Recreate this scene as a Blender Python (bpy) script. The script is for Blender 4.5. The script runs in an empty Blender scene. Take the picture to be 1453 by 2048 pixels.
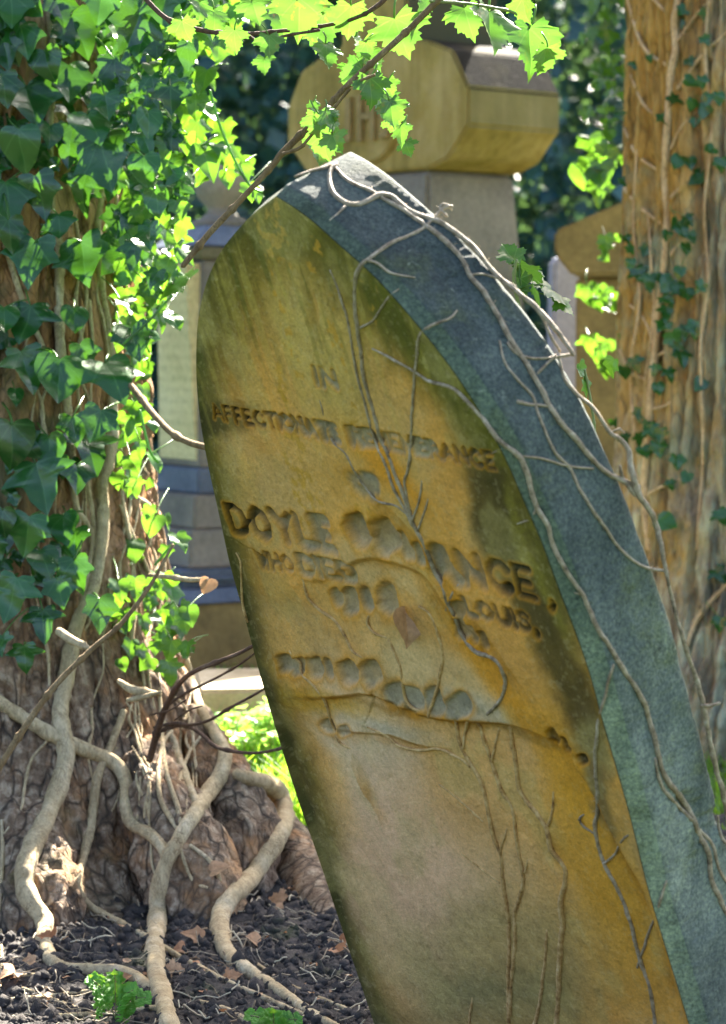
import bpy, math, random
import numpy as np
from mathutils import Vector, Matrix
from mathutils.bvhtree import BVHTree
from mathutils.geometry import tessellate_polygon
R = math.radians
sc = bpy.context.scene
COL = sc.collection
# ------------------------------------------------------------------ camera, world, sun, exposure
FPX = 5000.0                      # focal length in photograph pixels (2048 high)
HOR = 700.0                       # photograph row of the horizon
CAMZ = 0.90
PITCH = math.atan((1024 - HOR) / FPX)
cd = bpy.data.cameras.new('camera')
cam = bpy.data.objects.new('camera', cd); COL.objects.link(cam)
cam.location = (0, 0, CAMZ); cam.rotation_euler = (R(90) - PITCH, 0, 0)
cd.sensor_fit = 'VERTICAL'; cd.sensor_height = 36; cd.lens = FPX / 2048 * 36
cd.clip_start = 0.1; cd.clip_end = 900
cd.dof.use_dof = True; cd.dof.focus_distance = 3.15; cd.dof.aperture_fstop = 8.2; cd.dof.aperture_blades = 9
sc.camera = cam
SUN_EL, SUN_AZ = R(40), R(19)      # azimuth measured from +Y towards +X
w = bpy.data.worlds.new('World'); sc.world = w; w.use_nodes = True
nt = w.node_tree; bg = nt.nodes['Background']
sky = nt.nodes.new('ShaderNodeTexSky'); sky.sky_type = 'NISHITA'; sky.sun_disc = False
sky.sun_elevation = SUN_EL; sky.sun_rotation = SUN_AZ; sky.air_density = 0.7; sky.dust_density = 3.5; sky.ozone_density = 0.3
nt.links.new(sky.outputs[0], bg.inputs[0]); bg.inputs[1].default_value = 0.062
ld = bpy.data.lights.new('sun', 'SUN'); ld.energy = 5.0; ld.angle = R(0.5); ld.color = (1, .93, .80)
sun = bpy.data.objects.new('sun', ld); COL.objects.link(sun)
sd = Vector((math.sin(SUN_AZ) * math.cos(SUN_EL), math.cos(SUN_AZ) * math.cos(SUN_EL), math.sin(SUN_EL)))
sun.rotation_euler = sd.to_track_quat('Z', 'Y').to_euler()
sc.view_settings.view_transform = 'Standard'; sc.view_settings.look = 'None'
sc.view_settings.exposure = 3.45; sc.view_settings.gamma = 1
sc.cycles.use_denoising = True; sc.cycles.max_bounces = 8; sc.cycles.diffuse_bounces = 4
sc.cycles.transparent_max_bounces = 8; sc.cycles.caustics_reflective = False; sc.cycles.caustics_refractive = False
sc.cycles.sample_clamp_indirect = 8
# ------------------------------------------------------------------ tracing helpers
CR = np.array([1., 0, 0]); CF = np.array([0, math.cos(PITCH), -math.sin(PITCH)]); CU = np.array([0, math.sin(PITCH), math.cos(PITCH)])
CP = np.array([0, 0, CAMZ])
def ray(px, py):
    return CF + (px - 726.5) / FPX * CR - (py - 1024) / FPX * CU
def at(px, py, D):
    return CP + D * ray(px, py)
def project(P):
    q = np.asarray(P) - CP
    d = q @ CF
    return 726.5 + FPX * (q @ CR) / d, 1024 - FPX * (q @ CU) / d
rng = np.random.default_rng(7)
# ------------------------------------------------------------------ numpy noise
def _h(ix, iy, iz, s):
    n = (ix * 374761393 + iy * 668265263 + iz * 2147483647 + s * 974634777) & 0xffffffff
    n = ((n ^ (n >> 13)) * 1274126177) & 0xffffffff
    n = ((n ^ (n >> 16)) * 2246822519) & 0xffffffff
    return ((n ^ (n >> 15)) & 0xffffff) / float(0xffffff)
def vnoise(x, y, z=0, s=0):
    x = np.asarray(x, float); y = np.asarray(y, float); z = np.asarray(z, float) + 0 * x
    ix = np.floor(x).astype(np.int64); iy = np.floor(y).astype(np.int64); iz = np.floor(z).astype(np.int64)
    fx = x - ix; fy = y - iy; fz = z - iz
    fx = fx * fx * (3 - 2 * fx); fy = fy * fy * (3 - 2 * fy); fz = fz * fz * (3 - 2 * fz)
    o = 0
    for a in (0, 1):
        for b in (0, 1):
            for c in (0, 1):
                o = o + _h(ix + a, iy + b, iz + c, s) * (fx if a else 1 - fx) * (fy if b else 1 - fy) * (fz if c else 1 - fz)
    return o
def fbm(x, y, z=0, o=4, s=0):
    v = 0; a = .5; t = 0
    for i in range(o):
        v = v + a * vnoise(np.asarray(x) * 2 ** i, np.asarray(y) * 2 ** i, np.asarray(z) * 2 ** i, s + i * 17); t += a; a *= .5
    return v / t
def ss(a, b, x):
    t = np.clip((x - a) / (b - a), 0, 1); return t * t * (3 - 2 * t)
# ------------------------------------------------------------------ object helpers
def mesh_obj(name, V, F, mat=None, parent=None, smooth=True, uv=None, col=None, midx=None, world=True):
    """F: (n,3) or (n,4) int array, or a list of such arrays / index lists"""
    me = bpy.data.meshes.new(name)
    V = np.asarray(V, np.float32)
    arrs = [np.asarray(f) for f in F] if isinstance(F, list) else [np.asarray(F)]
    loops = np.concatenate([a.ravel() for a in arrs]).astype(np.int32)
    sizes = np.concatenate([np.full(len(a), a.shape[1]) for a in arrs]).astype(np.int32)
    starts = np.concatenate([[0], np.cumsum(sizes)[:-1]]).astype(np.int32)
    me.vertices.add(len(V)); me.vertices.foreach_set('co', V.ravel())
    me.loops.add(len(loops)); me.loops.foreach_set('vertex_index', loops)
    me.polygons.add(len(sizes)); me.polygons.foreach_set('loop_start', starts); me.polygons.foreach_set('loop_total', sizes)
    me.polygons.foreach_set('use_smooth', np.full(len(sizes), smooth))
    if midx is not None: me.polygons.foreach_set('material_index', np.asarray(midx, np.int32))
    if uv is not None:
        l = me.uv_layers.new(name='UVMap'); l.data.foreach_set('uv', np.asarray(uv, np.float32)[loops].ravel())
    if col is not None:
        c = me.color_attributes.new(name='Col', type='FLOAT_COLOR', domain='POINT')
        cc = np.ones((len(V), 4), np.float32); cc[:, :3] = col; c.data.foreach_set('color', cc.ravel())
    me.update(calc_edges=True); me.validate()
    if mat is not None:
        for m in (mat if isinstance(mat, (list, tuple)) else [mat]): me.materials.append(m)
    o = bpy.data.objects.new(name, me); COL.objects.link(o)
    if parent is not None:
        o.parent = parent; o.matrix_parent_inverse = Matrix.Translation(-parent.location)
    return o
def tag(o, label=None, cat=None, group=None, kind=None):
    if label: o['label'] = label
    if cat: o['category'] = cat
    if group: o['group'] = group
    if kind: o['kind'] = kind
    return o
def empty(name, loc, label, cat, group=None):
    o = bpy.data.objects.new(name, None); COL.objects.link(o); o.location = Vector(loc); o.empty_display_size = .1
    return tag(o, label, cat, group)
class Soup:
    def __init__(s): s.V = []; s.T = []; s.Q = []; s.n = 0; s.C = []; s.U = []
    def add(s, V, T=None, Q=None, col=None, uv=None):
        V = np.asarray(V, float); s.V.append(V)
        if T is not None and len(T): s.T.append(np.asarray(T) + s.n)
        if Q is not None and len(Q): s.Q.append(np.asarray(Q) + s.n)
        s.C.append(np.broadcast_to(np.asarray((.5, 0, 0) if col is None else col, float), (len(V), 3))); s.U.append(np.zeros((len(V), 2)) if uv is None else np.asarray(uv, float))
        s.n += len(V)
    def build(s, name, mat, parent=None, smooth=True):
        F = []
        if s.T: F.append(np.concatenate(s.T))
        if s.Q: F.append(np.concatenate(s.Q))
        V = np.concatenate(s.V)
        return mesh_obj(name, V, F, mat, parent, smooth, uv=np.concatenate(s.U), col=np.concatenate(s.C))
def spline(P, step):
    """Catmull-Rom resample of (n,k) points to about step spacing (on the first three columns)"""
    P = np.asarray(P, float)
    if len(P) == 2: P = np.array([P[0], (P[0] + P[1]) / 2, P[1]])
    Q = np.vstack([2 * P[0] - P[1], P, 2 * P[-1] - P[-2]])
    out = []
    for i in range(1, len(Q) - 2):
        p0, p1, p2, p3 = Q[i - 1], Q[i], Q[i + 1], Q[i + 2]
        n = max(2, int(np.linalg.norm(p2[:3] - p1[:3]) / step))
        t = np.linspace(0, 1, n, endpoint=False)[:, None]
        out.append(.5 * (2 * p1 + (p2 - p0) * t + (2 * p0 - 5 * p1 + 4 * p2 - p3) * t * t + (3 * p1 - p0 - 3 * p2 + p3) * t ** 3))
    out.append(P[-1:]); return np.vstack(out)
def tube(soup, P, rad, n=8, rough=.12, seed=0, squash=1.0, col=None, hairs=0):
    """P (m,3) centre line, rad (m,) radii"""
    P = np.asarray(P, float); m = len(P); rad = np.broadcast_to(rad, (m,)).astype(float)
    T = np.gradient(P, axis=0); T /= np.linalg.norm(T, axis=1)[:, None] + 1e-12
    N = np.zeros_like(P); a = np.array([.3, -.9, .25]); a = a - T[0] * (a @ T[0]); a /= np.linalg.norm(a); N[0] = a
    for i in range(1, m):
        a = N[i - 1] - T[i] * (N[i - 1] @ T[i]); N[i] = a / (np.linalg.norm(a) + 1e-12)
    B = np.cross(T, N)
    th = np.linspace(0, 2 * math.pi, n, endpoint=False)
    L = np.concatenate([[0], np.cumsum(np.linalg.norm(np.diff(P, axis=0), axis=1))])
    rm = max(rad.mean(), 1e-5)
    nz = fbm(np.cos(th)[None] * 1.3 + seed * 3.1, np.sin(th)[None] * 1.3 + 5, (L / rm * .35)[:, None], 3, seed) - .5
    lump = .6 * (fbm(L / rm * .9 + seed * 2.7, L * 0 + 4.2, 0, 2, seed + 3) - .5) + fbm(L / rm * .12 + seed * 7.7, L * 0 + 2.2, 0, 2, seed) - .5
    rr = rad[:, None] * (1 + rough * 2 * nz + rough * 1.5 * lump[:, None])
    V = P[:, None] + rr[:, :, None] * (np.cos(th)[None, :, None] * N[:, None] * squash + np.sin(th)[None, :, None] * B[:, None])
    V = V.reshape(-1, 3)
    i = np.arange(m - 1)[:, None] * n; j = np.arange(n)[None]; k = (j + 1) % n
    Q = np.stack([i + j, i + k, i + n + k, i + n + j], -1).reshape(-1, 4)
    e0 = len(V); V = np.vstack([V, P[0] - T[0] * rad[0] * .6, P[-1] + T[-1] * rad[-1] * .8])
    jj = np.arange(n); kk = (jj + 1) % n
    Tr = np.vstack([np.stack([np.full(n, e0), kk, jj], -1), np.stack([np.full(n, e0 + 1), (m - 1) * n + jj, (m - 1) * n + kk], -1)])
    soup.add(V, Tr, Q, col=col)
    if hairs:
        g = np.random.default_rng(seed + 99)
        for _ in range(hairs):
            q = g.integers(1, m - 1); a = g.uniform(0, 6.28); d = math.cos(a) * N[q] + math.sin(a) * B[q] + T[q] * g.uniform(-.8, .8)
            b = P[q] + (math.cos(a) * N[q] + math.sin(a) * B[q]) * rad[q] * .8
            l = min(rad[q] * g.uniform(.8, 2.6), .004) + .001; h = min(max(rad[q] * .14, .00035), .0007)
            s1 = T[q] * h; s2 = np.cross(d, T[q]); s2 = s2 / (np.linalg.norm(s2) + 1e-9) * h
            soup.add([b + s1, b - s1 * .5 + s2, b - s1 * .5 - s2, b + d * l], [[0, 1, 3], [1, 2, 3], [2, 0, 3]], col=col)
def bvh_of(objs):
    V = []; F = []; n = 0
    for o in objs:
        me = o.data; M = o.matrix_basis if o.parent is None else Matrix.Translation((0, 0, 0))
        V += [v.co.copy() for v in me.vertices]; F += [[i + n for i in p.vertices] for p in me.polygons]; n = len(V)
    return BVHTree.FromPolygons(V, F)
def hit(bvh, px, py):
    d = ray(px, py); l = np.linalg.norm(d)
    h = bvh.ray_cast(Vector(CP), Vector(d / l), 60)
    if h[0] is None: return None
    return h[3] / l           # depth along the camera axis
def snap_path(bvh, pts, lift=.7, step=.006, Dd=None, smooth=2, fallback=None):
    """photograph points (x, y, radius_px) laid on the surface of a built object; returns 3D path and radii"""
    q = spline(np.array([(a, b, c) for a, b, c in pts], float) * 1.0, 6.0)
    def seek(a, b):
        for dx, dy in ((0, 0), (-6, 2), (-14, 4), (-24, 8), (-38, 12), (6, -2), (14, 4)):
            h = hit(bvh, a + dx, b + dy)
            if h and h < 7: return h
        return np.nan
    D = np.array([seek(a, b) for a, b, _ in q])
    ok = ~np.isnan(D)
    if not ok.any(): D[:] = fallback or 3.0
    else: D = np.interp(np.arange(len(D)), np.flatnonzero(ok), D[ok])
    for _ in range(smooth):
        D = np.convolve(np.pad(D, 2, 'edge'), [.1, .2, .4, .2, .1], 'valid')
    rad = q[:, 2] / FPX * D
    D2 = D - rad * lift
    if Dd is not None: D2 = D2 + np.interp(np.linspace(0, 1, len(D2)), np.linspace(0, 1, len(Dd)), Dd)
    P = np.array([at(a, b, d) for (a, b, _), d in zip(q, D2)])
    return P, np.maximum(rad, .0006)
# ------------------------------------------------------------------ material helpers
def mat(name):
    m = bpy.data.materials.new(name); m.use_nodes = True
    return m, m.node_tree, m.node_tree.nodes['Principled BSDF']
def N(t, typ, **kw):
    n = t.nodes.new(typ)
    for k, v in kw.items():
        if k.startswith('i_'):
            key = k[2:]; n.inputs[int(key) if key.isdigit() else key].default_value = v
        else: setattr(n, k, v)
    return n
def ramp(t, src, stops):
    n = t.nodes.new('ShaderNodeValToRGB'); e = n.color_ramp.elements
    while len(e) < len(stops): e.new(.5)
    for q, (p, c) in zip(e, stops): q.position = p; q.color = (*c, 1) if len(c) == 3 else c
    t.links.new(src, n.inputs[0]); return n.outputs[0]
def mix(t, a, b, f, mode='MIX'):
    n = t.nodes.new('ShaderNodeMix'); n.data_type = 'RGBA'; n.blend_type = mode
    for s, v in ((n.inputs[0], f), (n.inputs[6], a), (n.inputs[7], b)):
        if isinstance(v, bpy.types.NodeSocket): t.links.new(v, s)
        elif isinstance(v, (int, float)): s.default_value = v
        else: s.default_value = (*v, 1)
    return n.outputs[2]
def noise(t, scale, detail=6, rough=.6, vec=None, dist=0):
    n = N(t, 'ShaderNodeTexNoise'); n.inputs['Scale'].default_value = scale; n.inputs['Detail'].default_value = detail
    n.inputs['Roughness'].default_value = rough; n.inputs['Distortion'].default_value = dist
    if vec is not None: t.links.new(vec, n.inputs['Vector'])
    return n.outputs[0]
def objco(t, scale=(1, 1, 1)):
    g = N(t, 'ShaderNodeNewGeometry'); m = N(t, 'ShaderNodeMapping'); m.inputs['Scale'].default_value = scale
    t.links.new(g.outputs['Position'], m.inputs['Vector']); return m.outputs[0]
def bump(t, b, h, dist=.003, strength=.6):
    n = N(t, 'ShaderNodeBump'); n.inputs['Distance'].default_value = dist; n.inputs['Strength'].default_value = strength
    t.links.new(h, n.inputs['Height']); t.links.new(n.outputs[0], b.inputs['Normal'])
def stone_mat(name, c1, c2, c3, scale=6, rough=.85, bs=.5):
    m, t, b = mat(name); co = objco(t)
    k = ramp(t, noise(t, scale, 8, .62, co), [(.3, c1), (.52, c2), (.75, c3)])
    sp = ramp(t, noise(t, scale * 30, 3, .6, co), [(.3, (.72, .72, .72)), (.7, (1.15, 1.15, 1.15))])
    t.links.new(mix(t, k, sp, .7, 'MULTIPLY'), b.inputs['Base Color']); b.inputs['Roughness'].default_value = rough
    b.inputs['Specular IOR Level'].default_value = .25
    bump(t, b, noise(t, scale * 22, 6, .7, co), .002, bs); return m
def leaf_mat(name, dark, light, trans, tmix=.4, rough=.35, vein=(.25, .4, .12), vs=.35, coat=0.0, blotch=None):
    m, t, b = mat(name); co = objco(t)
    ca = N(t, 'ShaderNodeVertexColor', layer_name='Col'); sep = N(t, 'ShaderNodeSeparateColor'); t.links.new(ca.outputs[0], sep.inputs[0])
    base = mix(t, dark, light, sep.outputs[0])
    uv = N(t, 'ShaderNodeUVMap'); sx = N(t, 'ShaderNodeSeparateXYZ'); t.links.new(uv.outputs[0], sx.inputs[0])
    an = N(t, 'ShaderNodeMath', operation='ARCTAN2'); t.links.new(sx.outputs[0], an.inputs[0]); t.links.new(sx.outputs[1], an.inputs[1])
    pp = N(t, 'ShaderNodeMath', operation='PINGPONG'); t.links.new(an.outputs[0], pp.inputs[0]); pp.inputs[1].default_value = .37
    ln = N(t, 'ShaderNodeVectorMath', operation='LENGTH'); t.links.new(uv.outputs[0], ln.inputs[0])
    mu = N(t, 'ShaderNodeMath', operation='MULTIPLY'); t.links.new(pp.outputs[0], mu.inputs[0]); t.links.new(ln.outputs['Value'], mu.inputs[1])
    vn = ramp(t, mu.outputs[0], [(.0, (1, 1, 1)), (.012, (.6, .6, .6)), (.03, (0, 0, 0))])
    vm = N(t, 'ShaderNodeMath', operation='MULTIPLY'); t.links.new(vn, vm.inputs[0]); vm.inputs[1].default_value = vs
    base = mix(t, base, vein, vm.outputs[0])
    if blotch:
        bl = ramp(t, noise(t, 55, 3, .6, co), [(.58, (0, 0, 0)), (.66, (1, 1, 1))])
        bm = N(t, 'ShaderNodeMath', operation='MULTIPLY'); t.links.new(bl, bm.inputs[0]); t.links.new(sep.outputs[1], bm.inputs[1])
        base = mix(t, base, blotch, bm.outputs[0])
    base = mix(t, base, ramp(t, noise(t, 40, 3, .5, co), [(.3, (.7, .7, .7)), (.7, (1.2, 1.2, 1.2))]), .6, 'MULTIPLY')
    t.links.new(base, b.inputs['Base Color']); b.inputs['Roughness'].default_value = rough
    b.inputs['Specular IOR Level'].default_value = .55
    if coat: b.inputs['Coat Weight'].default_value = coat; b.inputs['Coat Roughness'].default_value = .22
    tr = N(t, 'ShaderNodeBsdfTranslucent'); tc = mix(t, base, trans, .8); t.links.new(tc, tr.inputs[0])
    ms = N(t, 'ShaderNodeMixShader'); ms.inputs[0].default_value = tmix
    t.links.new(b.outputs[0], ms.inputs[1]); t.links.new(tr.outputs[0], ms.inputs[2])
    t.links.new(ms.outputs[0], t.nodes['Material Output'].inputs[0])
    bump(t, b, noise(t, 130, 3, .5, co), .0015, .35); return m
def bark_mat(name, c1, c2, c3, crack=(.02, .015, .012), scale=1.0, moss=None, moss_scale=3, vert=.35, bs=.8, voro=26):
    m, t, b = mat(name); co = objco(t, (1, 1, vert)); co2 = objco(t)
    k = ramp(t, noise(t, 7 * scale, 8, .65, co), [(.28, c1), (.5, c2), (.72, c3)])
    v = N(t, 'ShaderNodeTexVoronoi', feature='DISTANCE_TO_EDGE'); v.inputs['Scale'].default_value = voro * scale
    dn = N(t, 'ShaderNodeMix'); dn.data_type = 'VECTOR'; dn.inputs[0].default_value = .06
    nn = N(t, 'ShaderNodeTexNoise'); nn.inputs['Scale'].default_value = 14 * scale; t.links.new(co, nn.inputs['Vector'])
    t.links.new(co, dn.inputs[4]); t.links.new(nn.outputs['Color'], dn.inputs[5]); t.links.new(dn.outputs[1], v.inputs['Vector'])
    cr = ramp(t, v.outputs[0], [(.0, (1, 1, 1)), (.035, (.35, .35, .35)), (.09, (0, 0, 0))])
    pt = ramp(t, noise(t, 9 * scale, 3, .5, co2), [(.42, (0, 0, 0)), (.66, (.75, .75, .75))])
    cm = mix(t, (0, 0, 0), cr, pt)
    v2 = N(t, 'ShaderNodeTexVoronoi', feature='DISTANCE_TO_EDGE'); v2.inputs['Scale'].default_value = voro * scale * 2.6; t.links.new(dn.outputs[1], v2.inputs['Vector'])
    cm = mix(t, cm, (1, 1, 1), ramp(t, mix(t, v2.outputs[0], noise(t, 30 * scale, 4, .6, co), .25), [(.08, (.6, .6, .6)), (.19, (0, 0, 0))]))
    base = mix(t, k, crack, cm)
    if moss:
        mk = ramp(t, noise(t, moss_scale, 5, .7, co2), [(.5, (0, 0, 0)), (.62, (1, 1, 1))])
        base = mix(t, base, moss, mk)
    fine = ramp(t, noise(t, 160, 4, .7, co), [(.3, (.62, .62, .62)), (.7, (1.25, 1.25, 1.25))])
    t.links.new(mix(t, base, fine, .75, 'MULTIPLY'), b.inputs['Base Color']); b.inputs['Roughness'].default_value = .85
    b.inputs['Specular IOR Level'].default_value = .3
    h = N(t, 'ShaderNodeMath', operation='SUBTRACT'); t.links.new(noise(t, 60 * scale, 8, .7, co), h.inputs[0]); t.links.new(cm, h.inputs[1])
    bump(t, b, h.outputs[0], .006, bs); return m
# ================================================================== LEANING HEADSTONE
def camvec(a): return a[0] * CR + a[1] * CF + a[2] * CU
SR = camvec((.641, -.753, -.146)); SR /= np.linalg.norm(SR)
SU = camvec((-.258, -.392, .883)); SU -= SR * (SU @ SR); SU /= np.linalg.norm(SU)
SDp = np.cross(SU, SR); SDp = SDp if SDp @ CF > 0 else -SDp        # into the stone
SC = CP + 2.67 * CF
def face_st(px, py):
    px = np.atleast_1d(np.asarray(px, float)); py = np.atleast_1d(np.asarray(py, float))
    d = CF[None] + ((px - 726.5) / FPX)[:, None] * CR - ((py - 1024) / FPX)[:, None] * CU
    t = ((SC - CP) @ SDp) / (d @ SDp); X = CP + d * t[:, None] - SC
    return X @ SR, X @ SU
def dseg(x, y, P):
    """distance of points to a polyline, and signed side of the nearest segment"""
    best = np.full(x.shape, 1e9); side = np.zeros(x.shape)
    for (ax, ay), (bx, by) in zip(P[:-1], P[1:]):
        dx, dy = bx - ax, by - ay; L = dx * dx + dy * dy + 1e-12
        t = np.clip(((x - ax) * dx + (y - ay) * dy) / L, 0, 1)
        d = np.hypot(x - ax - t * dx, y - ay - t * dy); m = d < best
        best = np.where(m, d, best); side = np.where(m, np.sign(dx * (y - ay) - dy * (x - ax)), side)
    return best, side
FONT = {
 'A': (.9, [[(0, 0), (.45, 1), (.9, 0)], [(.2, .35), (.7, .35)]]), 'B': (.7, [[(.5, .52), (0, .52), (0, 1), (.5, 1), (.62, .87), (.62, .65), (.5, .52), (.68, .38), (.68, .14), (.52, 0), (0, 0), (0, .52)]]),
 'C': (.8, [[(.8, .8), (.62, .97), (.35, 1), (.1, .8), (0, .5), (.1, .2), (.35, 0), (.62, .03), (.8, .2)]]),
 'D': (.8, [[(0, 0), (0, 1), (.4, 1), (.7, .82), (.8, .5), (.7, .18), (.4, 0), (0, 0)]]),
 'E': (.62, [[(.62, 1), (0, 1), (0, 0), (.62, 0)], [(0, .5), (.5, .5)]]), 'F': (.62, [[(.62, 1), (0, 1), (0, 0)], [(0, .5), (.5, .5)]]),
 'H': (.75, [[(0, 0), (0, 1)], [(.75, 0), (.75, 1)], [(0, .5), (.75, .5)]]), 'I': (.05, [[(.03, 0), (.03, 1)]]),
 'L': (.6, [[(0, 1), (0, 0), (.6, 0)]]), 'M': (.95, [[(0, 0), (0, 1), (.47, .3), (.95, 1), (.95, 0)]]),
 'N': (.78, [[(0, 0), (0, 1), (.78, 0), (.78, 1)]]), 'O': (.85, [[(.42, 1), (.12, .82), (0, .5), (.12, .18), (.42, 0), (.73, .18), (.85, .5), (.73, .82), (.42, 1)]]),
 'R': (.72, [[(0, 0), (0, 1), (.5, 1), (.66, .86), (.66, .64), (.5, .5), (0, .5)], [(.4, .5), (.74, 0)]]),
 'S': (.65, [[(.62, .85), (.4, 1), (.12, .95), (.02, .75), (.15, .57), (.5, .45), (.63, .25), (.5, .04), (.22, 0), (0, .15)]]),
 'T': (.7, [[(0, 1), (.7, 1)], [(.35, 1), (.35, 0)]]), 'U': (.74, [[(0, 1), (0, .3), (.15, .05), (.37, 0), (.6, .05), (.74, .3), (.74, 1)]]),
 'W': (1.05, [[(0, 1), (.26, 0), (.52, .8), (.79, 0), (1.05, 1)]]), 'Y': (.8, [[(0, 1), (.4, .5), (.8, 1)], [(.4, .5), (.4, 0)]]),
 ',': (.2, [[(.1, .05), (.12, -.05), (.02, -.25)]]), '1': (.2, [[(0, .85), (.15, 1), (.15, 0)]])}
# outline of the face, traced
LP = [(797, 2200), (750, 2048), (700, 1900), (640, 1720), (598, 1600), (560, 1480), (522, 1350), (490, 1230), (462, 1130), (440, 1030), (422, 950), (405, 860), (397, 790), (394, 735), (396, 660), (405, 600), (420, 550), (442, 505), (472, 465), (510, 425), (553, 392)]
RP = [(553, 392), (590, 415), (630, 445), (680, 490), (755, 558), (836, 650), (912, 748), (975, 848), (1018, 930), (1048, 1000), (1085, 1085), (1118, 1175), (1158, 1280), (1185, 1362), (1206, 1440), (1258, 1621), (1300, 1787), (1365, 2002), (1400, 2120)]
lp = spline(LP, 8); rp = spline(RP, 8)
ls, lt = face_st(lp[:, 0], lp[:, 1]); rs_, rt = face_st(rp[:, 0], rp[:, 1])
TAP = lt[-1]; TB = -1.22
o = np.argsort(lt); ls, lt = ls[o], lt[o]; o = np.argsort(rt); rs_, rt = rs_[o], rt[o]
NR, NC = 1120, 400
tt = TB + (TAP - TB) * (1 - (1 - np.linspace(0, 1, NR)) ** 1.06); tt[-1] = TAP - 1e-4
sL = np.interp(tt, lt, ls); sR = np.interp(tt, rt, rs_)
def ext(tq, tk, sk, n=40):   # straight continuation below the last traced point
    k = (sk[n] - sk[0]) / (tk[n] - tk[0]); return sk[0] + (tq - tk[0]) * k
sL = np.where(tt < lt[0], ext(tt, lt, ls), sL); sR = np.where(tt < rt[0], ext(tt, rt, rs_), sR)
sR = np.maximum(sR, sL + .0006)
vv = np.linspace(0, 1, NC)
S = sL[:, None] * (1 - vv) + sR[:, None] * vv; T = np.broadcast_to(tt[:, None], S.shape)
W3 = SC + S[..., None] * SR + T[..., None] * SU
PX, PY = project(W3)
edge = np.minimum(S - sL[:, None], sR[:, None] - S)
H = np.zeros_like(S)
n1 = fbm(S * 9, T * 9, 0, 5, 1); n2 = fbm(S * 40, T * 40, 0, 4, 2); n3 = fbm(S * 4, T * 4, 3, 3, 5)
H += (n1 - .5) * .006 + (n2 - .5) * .0022 + (fbm(S * 130, T * 130, 0, 3, 3) - .5) * .0010
LET = np.zeros_like(S); RIM = np.zeros_like(S)
def windowed(s0, s1, t0, t1, pad):
    r0, r1 = np.searchsorted(tt, [t0 - pad, t1 + pad])
    return slice(max(r0, 0), min(r1, NR))
def carve(polys, width, depth, soft):
    a = np.vstack(polys); rw = windowed(0, 0, a[:, 1].min(), a[:, 1].max(), width * 4)
    s, t = S[rw], T[rw]; c0 = (s > a[:, 0].min() - width * 4) & (s < a[:, 0].max() + width * 4)
    if not c0.any(): return
    cols = np.flatnonzero(c0.any(0)); cs = slice(cols[0], cols[-1] + 1); s = s[:, cs]; t = t[:, cs]
    ns = (n2[rw, cs] - .5) * width * 1.4
    d = np.full(s.shape, 9.)
    for p in polys: d = np.minimum(d, dseg(s, t, p)[0])
    d = d + ns; k = 1 - ss(width * .55, width * (1 + soft), d)
    H[rw, cs] = np.maximum(H[rw, cs], H[rw, cs] * (1 - k) + depth * k)
    LET[rw, cs] = np.maximum(LET[rw, cs], k); RIM[rw, cs] = np.maximum(RIM[rw, cs], 1 - ss(width * 1.1, width * (2.3 + soft), d))
def write(txt, p0, p1, h, width, depth, wear, gap=.34):
    a = np.array(face_st([p0[0], p1[0]], [p0[1], p1[1]])); a, b = a[:, 0], a[:, 1]
    ux = (b - a) / np.linalg.norm(b - a); uy = np.array([-ux[1], ux[0]])
    adv = [(FONT[c][0] if c != ' ' else .45) for c in txt]; tot = sum(adv) + gap * (len(txt) - 1); k = np.linalg.norm(b - a) / tot
    x = 0
    for i, (c, ad) in enumerate(zip(txt, adv)):
        e = wear(i / max(len(txt) - 1, 1)) if callable(wear) else wear
        if c != ' ':
            for_ = [[a + ux * (x + q[0]) * k + uy * q[1] * h for q in st] for st in FONT[c][1]]
            carve([np.array(f) for f in for_], width * (1 + .75 * e), depth * (1 - .15 * e), .35 + .9 * e)
        x += ad + gap
write('AFFECTIONATE REMEMBRANCE', (428, 838), (994, 938), .0175, .0021, .0065, lambda u: max(0, 1 - abs(u - .52) * 2.2) * .8)
write('DOYLE', (470, 1064), (664, 1103), .0345, .0040, .0105, lambda u: u * .55)
write('ANCE', (872, 1152), (1072, 1198), .033, .0037, .0085, lambda u: .9 - .9 * u)
write(',', (1098, 1205), (1112, 1208), .03, .0032, .008, 0)
write('IN', (636, 768), (676, 776), .0185, .0022, .004, .3)
write('OF', (708, 980), (757, 991), .0165, .0030, .003, 1.2)
write('WHO', (520, 1133), (588, 1146), .0195, .0024, .0065, .25)
write('DIED', (604, 1149), (704, 1170), .0225, .0030, .0080, .45)
write('LOUIS,', (935, 1228), (1078, 1266), .0185, .0025, .0045, .5)
PIT = np.zeros_like(S)
def pit(px, py, rx, ry, depth, rot=-.3, p=3.0):
    depth *= 1.3
    m = (abs(PX - px) < rx * 2.4 + 8) & (abs(PY - py) < ry * 2.4 + 8)
    rows = np.flatnonzero(m.any(1)); cols = np.flatnonzero(m.any(0))
    if not len(rows): return
    w_ = (slice(rows[0], rows[-1] + 1), slice(cols[0], cols[-1] + 1))
    x = PX[w_] - px; y = PY[w_] - py; c, s_ = math.cos(rot), math.sin(rot)
    a = (x * c + y * s_) / rx; b = (-x * s_ + y * c) / ry
    rho = (abs(a) ** p + abs(b) ** p) ** (1 / p) + (n2[w_] - .5) * .75 + (n1[w_] - .5) * .5
    k = 1 - ss(.68, 1.08, rho); H[w_] = np.maximum(H[w_], H[w_] * (1 - k) + depth * (.75 + .25 * (1 - np.clip(rho, 0, 1) ** 2)) * k)
    PIT[w_] = np.maximum(PIT[w_], k); RIM[w_] = np.maximum(RIM[w_], 1 - ss(1.0, 1.55, rho))
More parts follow.
